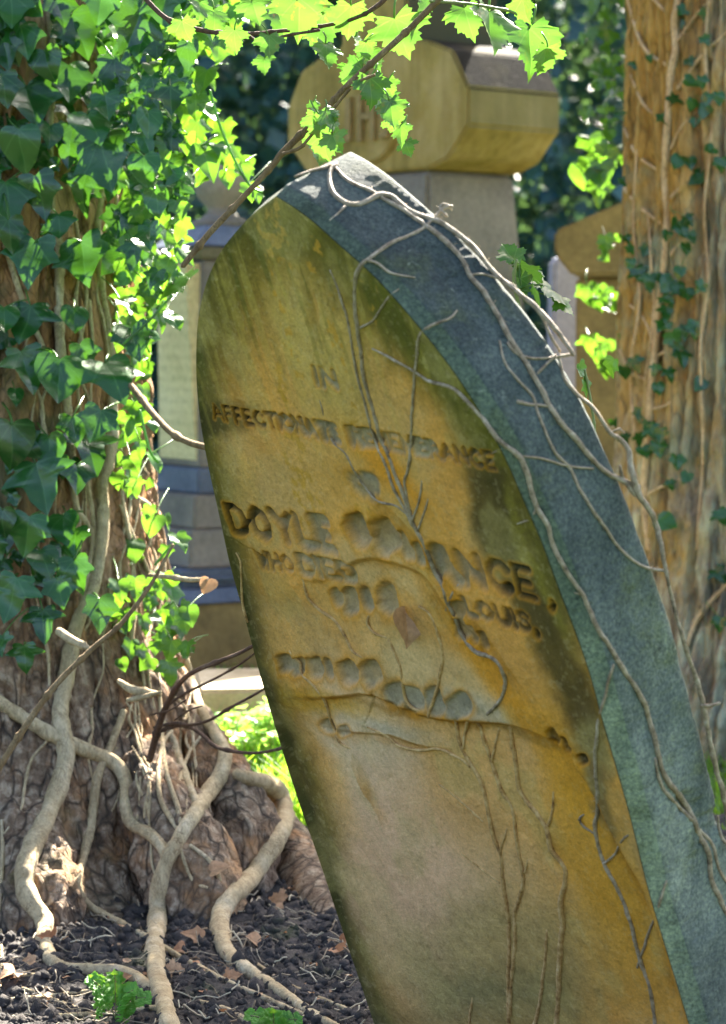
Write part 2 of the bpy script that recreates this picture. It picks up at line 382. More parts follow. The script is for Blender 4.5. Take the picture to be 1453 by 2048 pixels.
for a in [(664, 1200, 11, 24, .007), (690, 1208, 19, 32, .008), (724, 1204, 12, 28, .007), (766, 1206, 22, 38, .008), (712, 1066, 21, 37, .011), (764, 1078, 27, 41, .010), (806, 1096, 13, 34, .006), (836, 1108, 11, 26, .005),
          (880, 1118, 20, 30, .006), (912, 1222, 16, 20, .005), (915, 1262, 17, 24, .0045), (940, 1272, 12, 22, .0045), (966, 1282, 12, 22, .004),
          (568, 1326, 17, 20, .008), (594, 1334, 15, 20, .007), (628, 1340, 18, 26, .0085), (656, 1340, 10, 26, .007), (694, 1347, 21, 31, .009), (740, 1350, 22, 30, .008),
          (784, 1392, 22, 26, .004), (822, 1404, 22, 30, .005), (862, 1410, 20, 34, .005), (905, 1420, 26, 26, .004), (640, 1462, 18, 18, .005), (676, 1470, 14, 14, .003), (1102, 1478, 11, 20, .004), (1130, 1494, 10, 20, .004), (1166, 1518, 12, 12, .005)]: pit(*a)
# weathered laminae: everything on one side of a traced lip has spalled a few millimetres deeper
def lip(P, depth, wid, sidesign, reach):
    P = np.array(spline(P, 12)); d, sg = dseg(PX + (n1 - .5) * 22, PY + (n3 - .5) * 22, P[::2])
    inside = sg * sidesign > 0
    e0 = np.hypot(PX - P[0][0], PY - P[0][1]); e1 = np.hypot(PX - P[-1][0], PY - P[-1][1]); fade = ss(10, 110, e0) * ss(10, 110, e1)
    k = np.where(inside, ss(0, wid, d) * (1 - ss(reach * .25, reach, d)), 0) * fade; inside = inside * fade
    return k * depth, d, inside
LIPS = [([(560, 1385), (640, 1395), (730, 1384), (790, 1412), (860, 1436), (940, 1446), (1020, 1452), (1085, 1474), (1140, 1520), (1182, 1575), (1228, 1670), (1280, 1765), (1320, 1870), (1357, 1980), (1390, 2080)], .010, 16, 1, 620),
        ([(610, 1440), (660, 1470), (700, 1474), (760, 1478), (850, 1505), (930, 1500)], .003, 9, 1, 130),
        ([(700, 1492), (688, 1530), (702, 1575), (742, 1640), (770, 1700)], .003, 10, -1, 200),
        ([(590, 560), (606, 548), (628, 570), (640, 610), (642, 660), (655, 700)], .0028, 8, 1, 60),
        ([(570, 1130), (640, 1160), (720, 1118), (800, 1132), (850, 1160), (905, 1240), (980, 1310), (1060, 1400)], .005, 14, 1, 210),
        ([(650, 880), (700, 935), (760, 1000), (830, 1075), (900, 1170), (990, 1290), (1090, 1440)], .0035, 40, 1, 260)]
LIPM = np.zeros_like(S)
for P, dp, wd, sg, rc in LIPS:
    h, d, ins = lip(P, dp, wd, sg, rc); H += h
    LIPM = np.maximum(LIPM, (1 - ss(3, 34, d + (n2 - .5) * 40)) * .8 * ins)
for x in (795, 835, 872, 925, 985):    # shallow flutes between the lost letters of the lowest line
    H += .0016 * np.exp(-((PX - x - (PY - 1400) * .35) / 12) ** 2) * ss(1350, 1375, PY) * (1 - ss(1425, 1445, PY))
H *= ss(0, .006, edge); H -= .0008
# ---- stone colours: algae, iron staining, bare laminae, and shade painted into the letters
wx = PX + (n1 - .5) * 120 + (n2 - .5) * 34; wy = PY + (n3 - .5) * 150 + (n2 - .5) * 34
def blob(x, y, rx, ry, rot=0.0, soft=.55):
    c, s_ = math.cos(rot), math.sin(rot); a = ((wx - x) * c + (wy - y) * s_) / rx; b = (-(wx - x) * s_ + (wy - y) * c) / ry
    return 1 - ss(1 - soft, 1 + soft, np.hypot(a, b))
C = np.empty(S.shape + (3,)); C[:] = (.72, .40, .125)
def lay(m, col):
    global C
    m = np.clip(m, 0, 1)[..., None]; C = C * (1 - m) + np.array(col) * m
lay(ss(.45, .75, n1) * .7, (.50, .35, .17)); lay(ss(.5, .72, n3) * .5, (.66, .35, .07))
lay(blob(700, 850, 110, 300, -.35) * .75, (.60, .39, .16))
lay(blob(860, 1690, 250, 300) * .9, (.72, .50, .28)); lay(blob(740, 1560, 70, 200, -.28) * .8, (.80, .62, .46)); lay(blob(800, 1770, 150, 190) * .85, (.78, .52, .34))
lay(blob(740, 1150, 130, 34, .25) * .6, (.60, .44, .25)); lay(blob(860, 1350, 120, 60, .35) * .6, (.58, .44, .26))
lay(blob(940, 1430, 170, 34, .22) * .75, (.34, .32, .27)); lay(blob(800, 1490, 110, 22, .25) * .7, (.42, .39, .32))
lay(blob(980, 1600, 210, 120, .5) * .55, (.68, .38, .12))
lay(blob(760, 950, 130, 40, .8) * .8, (.70, .33, .03)); lay(blob(960, 1330, 200, 30, 1.0) * .8, (.70, .34, .03))
lay(blob(1120, 1520, 170, 50, 1.0) * .75, (.72, .37, .04)); lay(blob(1190, 1760, 90, 260, -.3) * .7, (.66, .36, .05)); lay(blob(620, 1420, 110, 30, .15) * .7, (.55, .33, .04))
# green and black growth that hugs the edges of the slab
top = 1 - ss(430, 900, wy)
eL = S - sL[:, None]; eR = sR[:, None] - S
gl = (1 - ss(.01, .085 + .13 * top, eL + (n1 - .5) * .07)); gr = (1 - ss(.02, .10 + .10 * top, eR + (n1 - .5) * .05)) * (1 - ss(1150, 1500, PY) * .8)
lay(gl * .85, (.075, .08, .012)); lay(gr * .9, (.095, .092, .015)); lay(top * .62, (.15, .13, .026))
lay(blob(640, 690, 75, 190, -.3) * .8, (.50, .36, .13)); lay(blob(612, 600, 24, 60, -.2, .25) * .8, (.50, .37, .15))
lay((1 - ss(.0, .035, eL + (n2 - .5) * .03)) * ss(900, 1300, PY) * .75, (.13, .095, .045)); lay((1 - ss(0, .02, eL + (n2 - .5) * .02)) * .6, (.06, .07, .02))
lay(blob(1010, 1060, 46, 190, -.42, .5) * .9, (.085, .066, .022)); lay(blob(1120, 1330, 48, 190, -.35, .5) * .9, (.10, .075, .025)); lay(blob(900, 760, 50, 170, -.6) * .7, (.12, .115, .02))
lay(blob(1200, 1560, 22, 160, -.3) * .8, (.15, .115, .06)); lay(blob(440, 820, 70, 26, .2) * .75, (.05, .045, .012))
lay(blob(1085, 1130, 14, 150, -.42) * .5, (.28, .24, .05))
lay(blob(1000, 1950, 190, 110, .1) * .75, (.34, .27, .13)); lay(blob(950, 2050, 220, 80) * .6, (.20, .19, .10))
stk = fbm(S * 60, T * 5 + S * 12, 0, 3, 8); lay(ss(.55, .68, stk) * (1 - ss(500, 980, wy)) * .55, (.09, .10, .018)); lay((1 - ss(.30, .42, stk)) * (1 - ss(500, 1100, wy)) * .35, (.46, .37, .12))
# ochre runs and scabs between the letters
sc1 = fbm(S * 26, T * 9 - S * 10, 1, 4, 21); lay(ss(.66, .70, sc1) * ss(.54, .60, fbm(S * 120, T * 120, 0, 3, 22)) * (1 - ss(700, 830, PX)) * (1 - ss(1150, 1350, PY)) * .8, (.50, .30, .06))
lay(blob(900, 1452, 260, 12, .2, .5) * .7, (.30, .17, .04)); lay(ss(.52, .66, fbm(S * 14, T * 9, 8, 5, 93)) * .4, (.40, .33, .15)); lay(LIPM * .75, (.40, .19, .02))
lay(np.clip(RIM - LET - PIT, 0, 1) * .55, (.52, .25, .02))
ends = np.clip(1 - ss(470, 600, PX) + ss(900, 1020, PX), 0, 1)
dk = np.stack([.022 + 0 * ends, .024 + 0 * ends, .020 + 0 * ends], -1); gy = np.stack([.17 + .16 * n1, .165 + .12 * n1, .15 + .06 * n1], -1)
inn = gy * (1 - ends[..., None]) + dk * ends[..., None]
mm = (np.maximum(LET * 1.08, PIT) * (.98 - .50 * n2)).clip(0, 1)[..., None]; C = C * (1 - mm) + inn * mm  # recess shade and algae inside letters and pits, painted as colour
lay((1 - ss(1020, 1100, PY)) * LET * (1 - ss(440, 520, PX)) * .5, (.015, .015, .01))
gr1 = ss(.62, .70, fbm(S * 260, T * 260, 0, 2, 31)); lay(gr1 * .2, (.10, .07, .03)); gr2 = ss(.68, .74, fbm(S * 200, T * 200, 4, 2, 33)); lay(gr2 * .12, (.62, .52, .34))
C *= 1.22 * (.80 + .4 * fbm(S * 70, T * 70, 2, 4, 12))[..., None]
C = 1.30 * np.array([1.0, 1.0, .98]) * np.clip(C, 0, 1) ** 1.25; mx_ = C.max(-1, keepdims=True); C = C * .88 * np.tanh(mx_ / .88) / mx_; C *= (.86 + .28 * fbm(S * 18, T * 18, 5, 5, 91))[..., None]; lum = C @ np.array([.3, .6, .1]); C = np.clip(lum[..., None] + (C - lum[..., None]) * 1.0, .004, .9)
V = (W3 + H[..., None] * SDp).reshape(-1, 3)
ii = (np.arange(NR - 1)[:, None] * NC + np.arange(NC - 1)[None]); ff = np.stack([ii, ii + 1, ii + NC + 1, ii + NC], -1).reshape(-1, 4)
# ---- chamfer, reveal and back
outl = np.concatenate([np.arange(NR) * NC, (np.arange(NR)[::-1]) * NC + NC - 1])
Po = np.stack([np.concatenate([sL, sR[::-1]]), np.concatenate([tt, tt[::-1]])], 1)
tg = np.gradient(Po, axis=0); tg = np.stack([np.convolve(np.pad(tg[:, k], 6, 'edge'), np.ones(13) / 13, 'valid') for k in (0, 1)], 1)
nr = np.stack([-tg[:, 1], tg[:, 0]], 1); nr /= np.linalg.norm(nr, axis=1)[:, None]
apb = np.exp(-((np.arange(len(Po)) - NR) / 7.0) ** 2); mit = (1 + .25 * apb)[:, None]
ringsd = [(0, 0), (.0012, .0008), (.0145, .0145), (.0160, .0165), (.0164, .021)] + [(.0164, .024 + .078 * k / 12) for k in range(1, 12)] + [(.0160, .103), (.013, .1065), (.004, .1075), (-.02, .108)]
ar_ = np.arange(len(Po)); sidew = np.where(ar_ < NR, .30, .40 + .60 * ss(NR, NR + 330, ar_)); apb = apb * 0; mit = mit * 0 + 1
base = len(V); RV = []; RC = []
L1 = np.concatenate([[0], np.cumsum(np.linalg.norm(np.diff(Po, axis=0), axis=1))])
for k, (oo, dd) in enumerate(ringsd):
    jig = -.007 * ss(.62, .74, fbm(L1 * 22, dd * 25 + 0 * L1, 3, 4, 45)) * (k > 8) + (fbm(L1 * 30, dd * 30 + 0 * L1, 0, 4, 41) - .5) * .004 + (fbm(L1 * 140, dd * 140 + 0 * L1, 0, 3, 42) - .5) * .0018 if k > 0 else 0
    q = Po + nr * mit * ((oo + jig) * sidew)[:, None] if k > 0 else Po
    RV.append(SC + q[:, :1] * SR + q[:, 1:] * SU + dd * SDp)
RV = np.concatenate(RV); m_ = len(Po)
V2 = np.vstack([V, RV]); i0 = base
i = (np.arange(len(ringsd) - 1)[:, None] * m_ + np.arange(m_ - 1)[None]) + i0
rf = np.stack([i, i + m_, i + m_ + 1, i + 1], -1).reshape(-1, 4)
lastr = i0 + (len(ringsd) - 1) * m_; k = np.arange(NR - 1); bf = np.stack([lastr + k, lastr + m_ - 1 - k, lastr + m_ - 2 - k, lastr + k + 1], -1)
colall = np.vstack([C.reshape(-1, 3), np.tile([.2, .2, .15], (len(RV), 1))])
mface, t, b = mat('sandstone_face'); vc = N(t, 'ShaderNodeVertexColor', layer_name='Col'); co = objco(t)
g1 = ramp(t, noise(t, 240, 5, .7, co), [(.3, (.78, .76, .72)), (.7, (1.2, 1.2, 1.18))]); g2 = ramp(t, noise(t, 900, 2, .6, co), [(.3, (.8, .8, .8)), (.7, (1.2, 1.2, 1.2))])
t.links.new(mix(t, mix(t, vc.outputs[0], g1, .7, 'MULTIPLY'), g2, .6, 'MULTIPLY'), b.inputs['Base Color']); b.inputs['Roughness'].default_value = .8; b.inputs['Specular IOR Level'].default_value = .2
bump(t, b, noise(t, 330, 7, .72, co), .0022, .75)
mside, t, b = mat('sandstone_side'); co = objco(t)
k = ramp(t, noise(t, 5, 8, .65, co), [(.3, (.050, .062, .062)), (.5, (.115, .132, .125)), (.72, (.25, .27, .235))])
k = mix(t, k, (.10, .115, .05), ramp(t, noise(t, 11, 6, .7, co), [(.52, (0, 0, 0)), (.66, (.7, .7, .7))]))
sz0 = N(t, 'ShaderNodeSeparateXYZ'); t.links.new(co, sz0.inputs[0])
k = mix(t, k, ramp(t, sz0.outputs[2], [(.15, (1.75, 1.7, 1.6)), (.55, (1.25, 1.25, 1.2)), (.95, (.66, .70, .72)), (1.12, (.36, .40, .42))]), .9, 'MULTIPLY')   # darker towards the top, lighter towards the foot
k = mix(t, k, (.42, .45, .38), ramp(t, noise(t, 70, 4, .75, co), [(.63, (0, 0, 0)), (.70, (.28, .28, .28))]))
k = mix(t, k, (.03, .035, .035), ramp(t, noise(t, 24, 5, .75, co), [(.60, (0, 0, 0)), (.70, (.6, .6, .6))]))
st_ = noise(t, 9, 5, .6, objco(t, (4, 4, .5))); k = mix(t, k, ramp(t, st_, [(.35, (.72, .74, .74)), (.65, (1.25, 1.25, 1.2))]), .7, 'MULTIPLY')
spk = ramp(t, noise(t, 260, 4, .7, co), [(.32, (.45, .48, .45)), (.5, (1, 1, 1)), (.68, (1.7, 1.65, 1.4))])
t.links.new(mix(t, k, spk, .85, 'MULTIPLY'), b.inputs['Base Color']); b.inputs['Roughness'].default_value = .85; b.inputs['Specular IOR Level'].default_value = .25
bump(t, b, noise(t, 240, 7, .72, co), .0025, .8)
mcham = mside.copy(); mcham.name = 'sandstone_chamfer'
rp_ = [n for n in mcham.node_tree.nodes if n.type == 'VALTORGB'][0].color_ramp.elements
for e_, c_ in zip(rp_, [(.075, .10, .075), (.145, .175, .13), (.25, .28, .21)]): e_.color = (*c_, 1)
stone_root = empty('headstone', SC - SU * 1.1, 'leaning pointed sandstone headstone with eroded lettering and bare ivy stems, nearest of the gravestones', 'headstone')
midx = np.concatenate([np.zeros(len(ff)), np.where(np.arange(len(rf)) // (m_ - 1) < 2, 2, 1), np.ones(len(bf))])
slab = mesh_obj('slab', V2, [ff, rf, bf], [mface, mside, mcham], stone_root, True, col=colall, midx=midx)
bs_ = [Vector(v) for v in V2[::1]]
BV_STONE = BVHTree.FromPolygons([tuple(v) for v in np.vstack([SC + S[::4, ::4, None].reshape(-1, 1) * SR + T[::4, ::4].reshape(-1, 1) * SU + H[::4, ::4].reshape(-1, 1) * SDp, RV])],
    (lambda nr4, nc4: [[a * nc4 + c, a * nc4 + c + 1, (a + 1) * nc4 + c + 1, (a + 1) * nc4 + c] for a in range(nr4 - 1) for c in range(nc4 - 1)] +
     (np.asarray(rf[::1]) - base + nr4 * nc4).tolist())(len(range(0, NR, 4)), len(range(0, NC, 4))))
del bs_
# ================================================================== GROUND
def gz(x, y):
    x = np.asarray(x, float); y = np.asarray(y, float)
    return (fbm(x * 1.3, y * 1.3, 0, 3, 61) - .5) * .035
def axis_grid(c, fine, half, far, k=1.12):
    a = [0.]; s = fine
    while a[-1] < half: a.append(a[-1] + fine)
    while a[-1] < far: s *= k; a.append(a[-1] + s)
    a = np.array(a); return np.concatenate([-a[:0:-1], a]) + c
gx = axis_grid(0, .05, 1.5, 300); gy = axis_grid(6, .05, 3.5, 300)
X, Y = np.meshgrid(gx, gy); Z = gz(X, Y) * np.exp(-(np.hypot(X, Y - 5) / 14) ** 2) - .012 + np.minimum(np.maximum(0, Y - 27) * 1.25, 14)
i = (np.arange(len(gy) - 1)[:, None] * len(gx) + np.arange(len(gx) - 1)[None])
mg, t, b = mat('meadow_soil'); co = objco(t)
t.links.new(ramp(t, noise(t, 9, 6, .7, co), [(.35, (.016, .03, .008)), (.5, (.035, .06, .014)), (.7, (.06, .075, .02))]), b.inputs['Base Color']); b.inputs['Roughness'].default_value = 1
ground = tag(mesh_obj('ground', np.stack([X, Y, Z], -1).reshape(-1, 3), np.stack([i, i + 1, i + len(gx) + 1, i + len(gx)], -1).reshape(-1, 4), mg), kind='structure')
# crumbly soil round the near tree and the headstone
sx = np.linspace(-1.5, .9, 480); sy = np.linspace(2.3, 5.0, 540); X, Y = np.meshgrid(sx, sy)
def soil_h(X, Y):
    e = np.minimum.reduce([X + 1.5, .9 - X, (Y - 2.3) * 1.0, (4.75 + (fbm(X * 3, X * 0 + 1, 0, 3, 5) - .5) * .5 - Y)])
    h = gz(X, Y) + .012
    cl = fbm(X * 28, Y * 28, 0, 4, 71); c2 = fbm(X * 75, Y * 75, 0, 3, 72); h = h + (cl - .5) * .034 + (np.abs(c2 - .5)) * .016
    return h - .05 * (1 - ss(0, .12, e))
Zs = soil_h(X, Y); n = 480; i = (np.arange(539)[:, None] * n + np.arange(479)[None])
ms, t, b = mat('crumbly_soil'); co = objco(t)
k = ramp(t, noise(t, 30, 8, .7, co), [(.3, (.014, .011, .010)), (.5, (.045, .036, .032)), (.72, (.10, .082, .072))])
k = mix(t, k, (.05, .065, .015), ramp(t, noise(t, 6, 4, .7, co), [(.6, (0, 0, 0)), (.7, (.6, .6, .6))]))
t.links.new(k, b.inputs['Base Color']); b.inputs['Roughness'].default_value = .85; bump(t, b, noise(t, 170, 6, .75, co), .006, 1.0)
soil = tag(mesh_obj('soil', np.stack([X, Y, Zs], -1).reshape(-1, 3), np.stack([i, i + 1, i + n + 1, i + n], -1).reshape(-1, 4), ms), kind='structure')
# loose crumbs
cr = Soup(); g = np.random.default_rng(5)
ico = np.array([(0, 0, 1), (.9, 0, .3), (.28, .85, .3), (-.72, .52, .3), (-.72, -.52, .3), (.28, -.85, .3), (.72, .52, -.4), (-.28, .85, -.4), (-.9, 0, -.4), (-.28, -.85, -.4), (.72, -.52, -.4)])
icf = np.array([(0, 1, 2), (0, 2, 3), (0, 3, 4), (0, 4, 5), (0, 5, 1), (1, 6, 2), (2, 6, 7), (2, 7, 3), (3, 7, 8), (3, 8, 4), (4, 8, 9), (4, 9, 5), (5, 9, 10), (5, 10, 1), (1, 10, 6)])
for _ in range(9000):
    x, y = g.uniform(-.75, .12), 2.9 + 1.6 * g.random()
    s = abs(g.normal(0, .0042)) + .0016; v = ico * s * g.uniform(.6, 1.3, 3) * (1 + g.uniform(-.25, .25, (11, 1)))
    a = g.uniform(0, 6.3); v = v @ np.array([[math.cos(a), -math.sin(a), 0], [math.sin(a), math.cos(a), 0], [0, 0, 1]])
    cr.add(v + [x, y, 0], icf)
Vc = np.concatenate(cr.V).reshape(-1, 11, 3); cc = Vc.mean(1); zz = soil_h(cc[:, 0], cc[:, 1]) + .002; Vc[:, :, 2] += zz[:, None]; cr.V = [Vc.reshape(-1, 3)]
tag(cr.build('soil_crumbs', ms, None, True), kind='stuff', label='dark loose soil crumbs scattered over the bare ground', cat='soil crumbs')
# ================================================================== TREES
def trunk_mesh(cx, cy, zs, rs, lobes, seed, nth=620, z0=-.12, z1=3.6, nz=460, fis=(14, 4.5, .012), plate=.006, lean=(0, 0), front=True):
    th = np.linspace(0, 2 * math.pi, nth, endpoint=False); z = z0 + (z1 - z0) * np.linspace(0, 1, nz) ** 1.35
    TH, ZZ = np.meshgrid(th, z); r = np.interp(ZZ, zs, rs)
    for a, wd, amp, hz in lobes:
        d = (TH - a + math.pi) % (2 * math.pi) - math.pi; r = r + amp * np.exp(-(d / wd) ** 2) * np.exp(-np.maximum(ZZ, 0) / hz)
    c, s = np.cos(TH), np.sin(TH); R0 = np.mean(rs)
    r = r + (fbm(c * 2.2, s * 2.2, ZZ * 2.0, 4, seed) - .5) * .05
    f = fbm(c * R0 * fis[0] * 1.6, s * R0 * fis[0] * 1.6, ZZ * fis[1], 4, seed + 3); r = r - fis[2] * (1 - ss(0, .09, np.abs(f - .5)))
    p = fbm(c * R0 * 40, s * R0 * 40, ZZ * 22, 3, seed + 7); q = ss(.42, .50, p) + ss(.53, .58, p); r = r + plate * (q - 1) * (.5 + .5 * np.exp(-np.maximum(ZZ, 0) / .5))
    r = r + (fbm(c * R0 * 120, s * R0 * 120, ZZ * 70, 3, seed + 9) - .5) * .005
    V = np.stack([cx + lean[0] * ZZ + r * c, cy + lean[1] * ZZ + r * s, ZZ], -1).reshape(-1, 3)
    i = np.arange(nz - 1)[:, None] * nth; j = np.arange(nth)[None]; k = (j + 1) % nth
    return V, np.stack([i + j, i + k, i + nth + k, i + nth + j], -1).reshape(-1, 4)
mbark = bark_mat('reddish_bark', (.17, .07, .028), (.38, .19, .075), (.52, .33, .18), crack=(.03, .02, .016), moss=(.085, .09, .035), moss_scale=2.2)
def bark_cracks(t):
    v = [n for n in t.nodes if n.type == 'TEX_VORONOI'][0]; return ramp(t, v.outputs[0], [(.0, (1, 1, 1)), (.04, (.6, .6, .6)), (.10, (0, 0, 0))])
# cool grey flaking patches of the lower trunk
t = mbark.node_tree; b = t.nodes['Principled BSDF']; src = b.inputs['Base Color'].links[0].from_socket
co = objco(t); sp = N(t, 'ShaderNodeSeparateXYZ'); t.links.new(co, sp.inputs[0])
mr = N(t, 'ShaderNodeMapRange'); mr.inputs[1].default_value = .75; mr.inputs[2].default_value = .30; t.links.new(sp.outputs[2], mr.inputs[0])
gm = N(t, 'ShaderNodeMath', operation='MULTIPLY'); t.links.new(mr.outputs[0], gm.inputs[0]); t.links.new(ramp(t, noise(t, 8, 5, .6, co), [(.38, (0, 0, 0)), (.50, (.9, .9, .9))]), gm.inputs[1])
t.links.new(mix(t, src, mix(t, ramp(t, noise(t, 45, 6, .7, co), [(.35, (.075, .045, .027)), (.5, (.21, .145, .095)), (.65, (.44, .35, .245))]), (.035, .028, .022), [n for n in t.nodes if n.type == 'TEX_VORONOI'][0] and bark_cracks(t)), gm.outputs[0]), b.inputs['Base Color'])
TLx, TLy = -.72, 4.42
tree_l = empty('sycamore_tree', (TLx, TLy, 0), 'reddish brown sycamore trunk at the left edge, wrapped in thick pale ivy stems', 'tree')
V, F = trunk_mesh(TLx, TLy, [-.1, 0, .08, .14, .26, .42, .66, 1.0, 1.3, 4.2], [.60, .55, .51, .475, .43, .385, .345, .325, .30, .27], [(R(-62), .16, .10, .08), (R(-38), .22, .07, .14), (R(-100), .2, .07, .10)], 3, z1=4.2)
trunk_l = mesh_obj('trunk', V, F, mbark, tree_l)
def px3(P, D): return [tuple(at(x, y, d)) for (x, y), d in zip(P, D)]
rt_ = Soup()
P = spline(px3([(500, 1640), (572, 1716), (632, 1790), (700, 1880), (770, 1990)], [4.5, 4.3, 4.15, 3.95, 3.7]), .01); tube(rt_, P, np.linspace(.06, .055, len(P)), 40, .14, 4)
root1 = rt_.build('root', mbark, tree_l)
def bulge(seed, P, R_, nn=44):
    rt_ = Soup(); Q = spline(np.hstack([np.array(px3([p[:2] for p in P], [p[2] for p in P])), np.array(R_)[:, None]]), .007); tube(rt_, Q[:, :3], Q[:, 3], 110, .22, seed)
    V = rt_.V[0]; ax_ = np.repeat(Q[:, :3], 110, 0); ax_ = np.vstack([ax_, Q[:1, :3], Q[-1:, :3]]); d = V - ax_; d /= np.linalg.norm(d, axis=1)[:, None] + 1e-9
    p = fbm(V[:, 0] * 34, V[:, 1] * 34, V[:, 2] * 20, 4, seed); hh = (ss(.40, .48, p) + ss(.54, .60, p) - 1) * .006 + (fbm(V[:, 0] * 9, V[:, 1] * 9, V[:, 2] * 6, 3, seed + 2) - .5) * .03 + (fbm(V[:, 0] * 110, V[:, 1] * 110, V[:, 2] * 80, 3, seed + 5) - .5) * .005
    rt_.V[0] = V + d * hh[:, None]
    o = rt_.build('root', mbark, tree_l); return o
root2 = bulge(8, [(380, 1440, 4.35), (425, 1540, 4.25), (475, 1650, 4.18), (470, 1740, 4.14), (430, 1830, 4.12), (400, 1900, 4.1)], [.04, .055, .07, .07, .06, .04])
root3 = bulge(9, [(250, 1500, 4.25), (330, 1640, 4.1), (380, 1760, 4.0), (410, 1860, 3.95), (440, 1960, 3.9)], [.07, .075, .075, .06, .03])
root4 = bulge(12, [(30, 1600, 4.1), (60, 1740, 3.98), (70, 1860, 3.9), (60, 1980, 3.85)], [.05, .06, .07, .04])
mbark2 = bark_mat('furrowed_bark', (.12, .07, .02), (.33, .215, .055), (.50, .36, .13), crack=(.06, .035, .01), moss=(.24, .28, .19), moss_scale=1.6, vert=.25, voro=20)
t = mbark2.node_tree; b = t.nodes['Principled BSDF']; src = b.inputs['Base Color'].links[0].from_socket; co = objco(t); sp = N(t, 'ShaderNodeSeparateXYZ'); t.links.new(co, sp.inputs[0])
mr = N(t, 'ShaderNodeMapRange'); mr.inputs[1].default_value = .95; mr.inputs[2].default_value = .55; t.links.new(sp.outputs[2], mr.inputs[0])
mx = N(t, 'ShaderNodeMapRange'); mx.inputs[1].default_value = .70; mx.inputs[2].default_value = .82; t.links.new(sp.outputs[0], mx.inputs[0]); ad = N(t, 'ShaderNodeMath', operation='MAXIMUM'); t.links.new(mr.outputs[0], ad.inputs[0]); t.links.new(mx.outputs[0], ad.inputs[1])
gm = N(t, 'ShaderNodeMath', operation='MULTIPLY'); t.links.new(ad.outputs[0], gm.inputs[0]); t.links.new(ramp(t, noise(t, 5, 7, .7, co), [(.36, (0, 0, 0)), (.52, (.9, .9, .9))]), gm.inputs[1])
t.links.new(mix(t, src, ramp(t, noise(t, 22, 6, .7, objco(t, (1, 1, .3))), [(.32, (.07, .06, .045)), (.48, (.22, .20, .15)), (.62, (.38, .42, .30))]), gm.outputs[0]), b.inputs['Base Color'])
TRx, TRy = 1.05, 5.95
tree_r = empty('ivy_clad_tree', (TRx, TRy, 0), 'thick ochre barked trunk behind the leaning stone at the right edge of the picture', 'tree')
V, F = trunk_mesh(TRx, TRy, [-.1, 0, .15, .4, .7, 1.1, 4.2], [.60, .55, .50, .46, .44, .43, .40], [(R(-120), .3, .05, .3), (R(-165), .12, .03, 1.2)], 13, nth=520, nz=400, fis=(22, 2.2, .03), z1=3.3)
trunk_r = mesh_obj('trunk', V, F, mbark2, tree_r)
# ------------------------------------------------------------------ leaves
def leaf_template(half, fold=.3, curl=.25, wave=.05, spine_n=5):
    half = np.array(half, float); x0 = half[0]; tip = half[-1]
    spn = np.array([(0, y) for y in np.linspace(tip[1], x0[1], spine_n + 2)[1:-1]])
    poly = [Vector((*p, 0)) for p in list(half) + list(spn)]
    tris = tessellate_polygon([poly]); tris = np.array([t_ for t_ in tris])
    V = np.array([(p.x, p.y) for p in poly]); nh = len(half)
    Vm = V.copy(); Vm[:, 0] *= -1
    allV = np.vstack([V, Vm]); T = np.vstack([tris, (tris + len(V))[:, ::-1]])
    # subdivide once for curvature
    nv = allV.tolist(); cache = {}; out = []
    def mid(a, b_):
        k = (min(a, b_), max(a, b_))
        if k not in cache: cache[k] = len(nv); nv.append(((nv[a][0] + nv[b_][0]) / 2, (nv[a][1] + nv[b_][1]) / 2))
        return cache[k]
    for a, b_, c in T.tolist():
        ab, bc, ca = mid(a, b_), mid(b_, c), mid(c, a); out += [(a, ab, ca), (ab, b_, bc), (ca, bc, c), (ab, bc, ca)]
    A = np.array(nv); T = np.array(out)
    ar = np.cross(A[T[:, 1]] - A[T[:, 0]], A[T[:, 2]] - A[T[:, 0]]); T[ar < 0] = T[ar < 0][:, ::-1]
    return A, T
IVY = leaf_template([(0, 0), (.10, -.08), (.26, -.14), (.42, -.10), (.47, .03), (.44, .16), (.55, .28), (.63, .42), (.45, .46), (.32, .56), (.22, .74), (.11, .88), (0, 1.02)])
IVY2 = leaf_template([(0, 0), (.12, -.09), (.30, -.12), (.45, -.02), (.52, .18), (.50, .36), (.40, .55), (.25, .76), (.1, .9), (0, 1.0)])
IVY3 = leaf_template([(0, 0), (.12, -.10), (.34, -.13), (.42, -.04), (.40, .06), (.60, .16), (.74, .30), (.52, .36), (.34, .40), (.30, .52), (.26, .72), (.13, .92), (0, 1.08)])
SYC = leaf_template([(0, 0), (.10, -.06), (.26, -.16), (.38, -.22), (.38, -.12), (.46, -.08), (.40, .0), (.52, .06), (.68, .08), (.66, .16), (.82, .26), (.70, .31), (.74, .42), (.58, .40), (.46, .44), (.40, .46), (.48, .58), (.40, .62), (.44, .76), (.30, .74), (.26, .80), (.22, .78), (.20, .92), (.10, .93), (0, 1.12)])
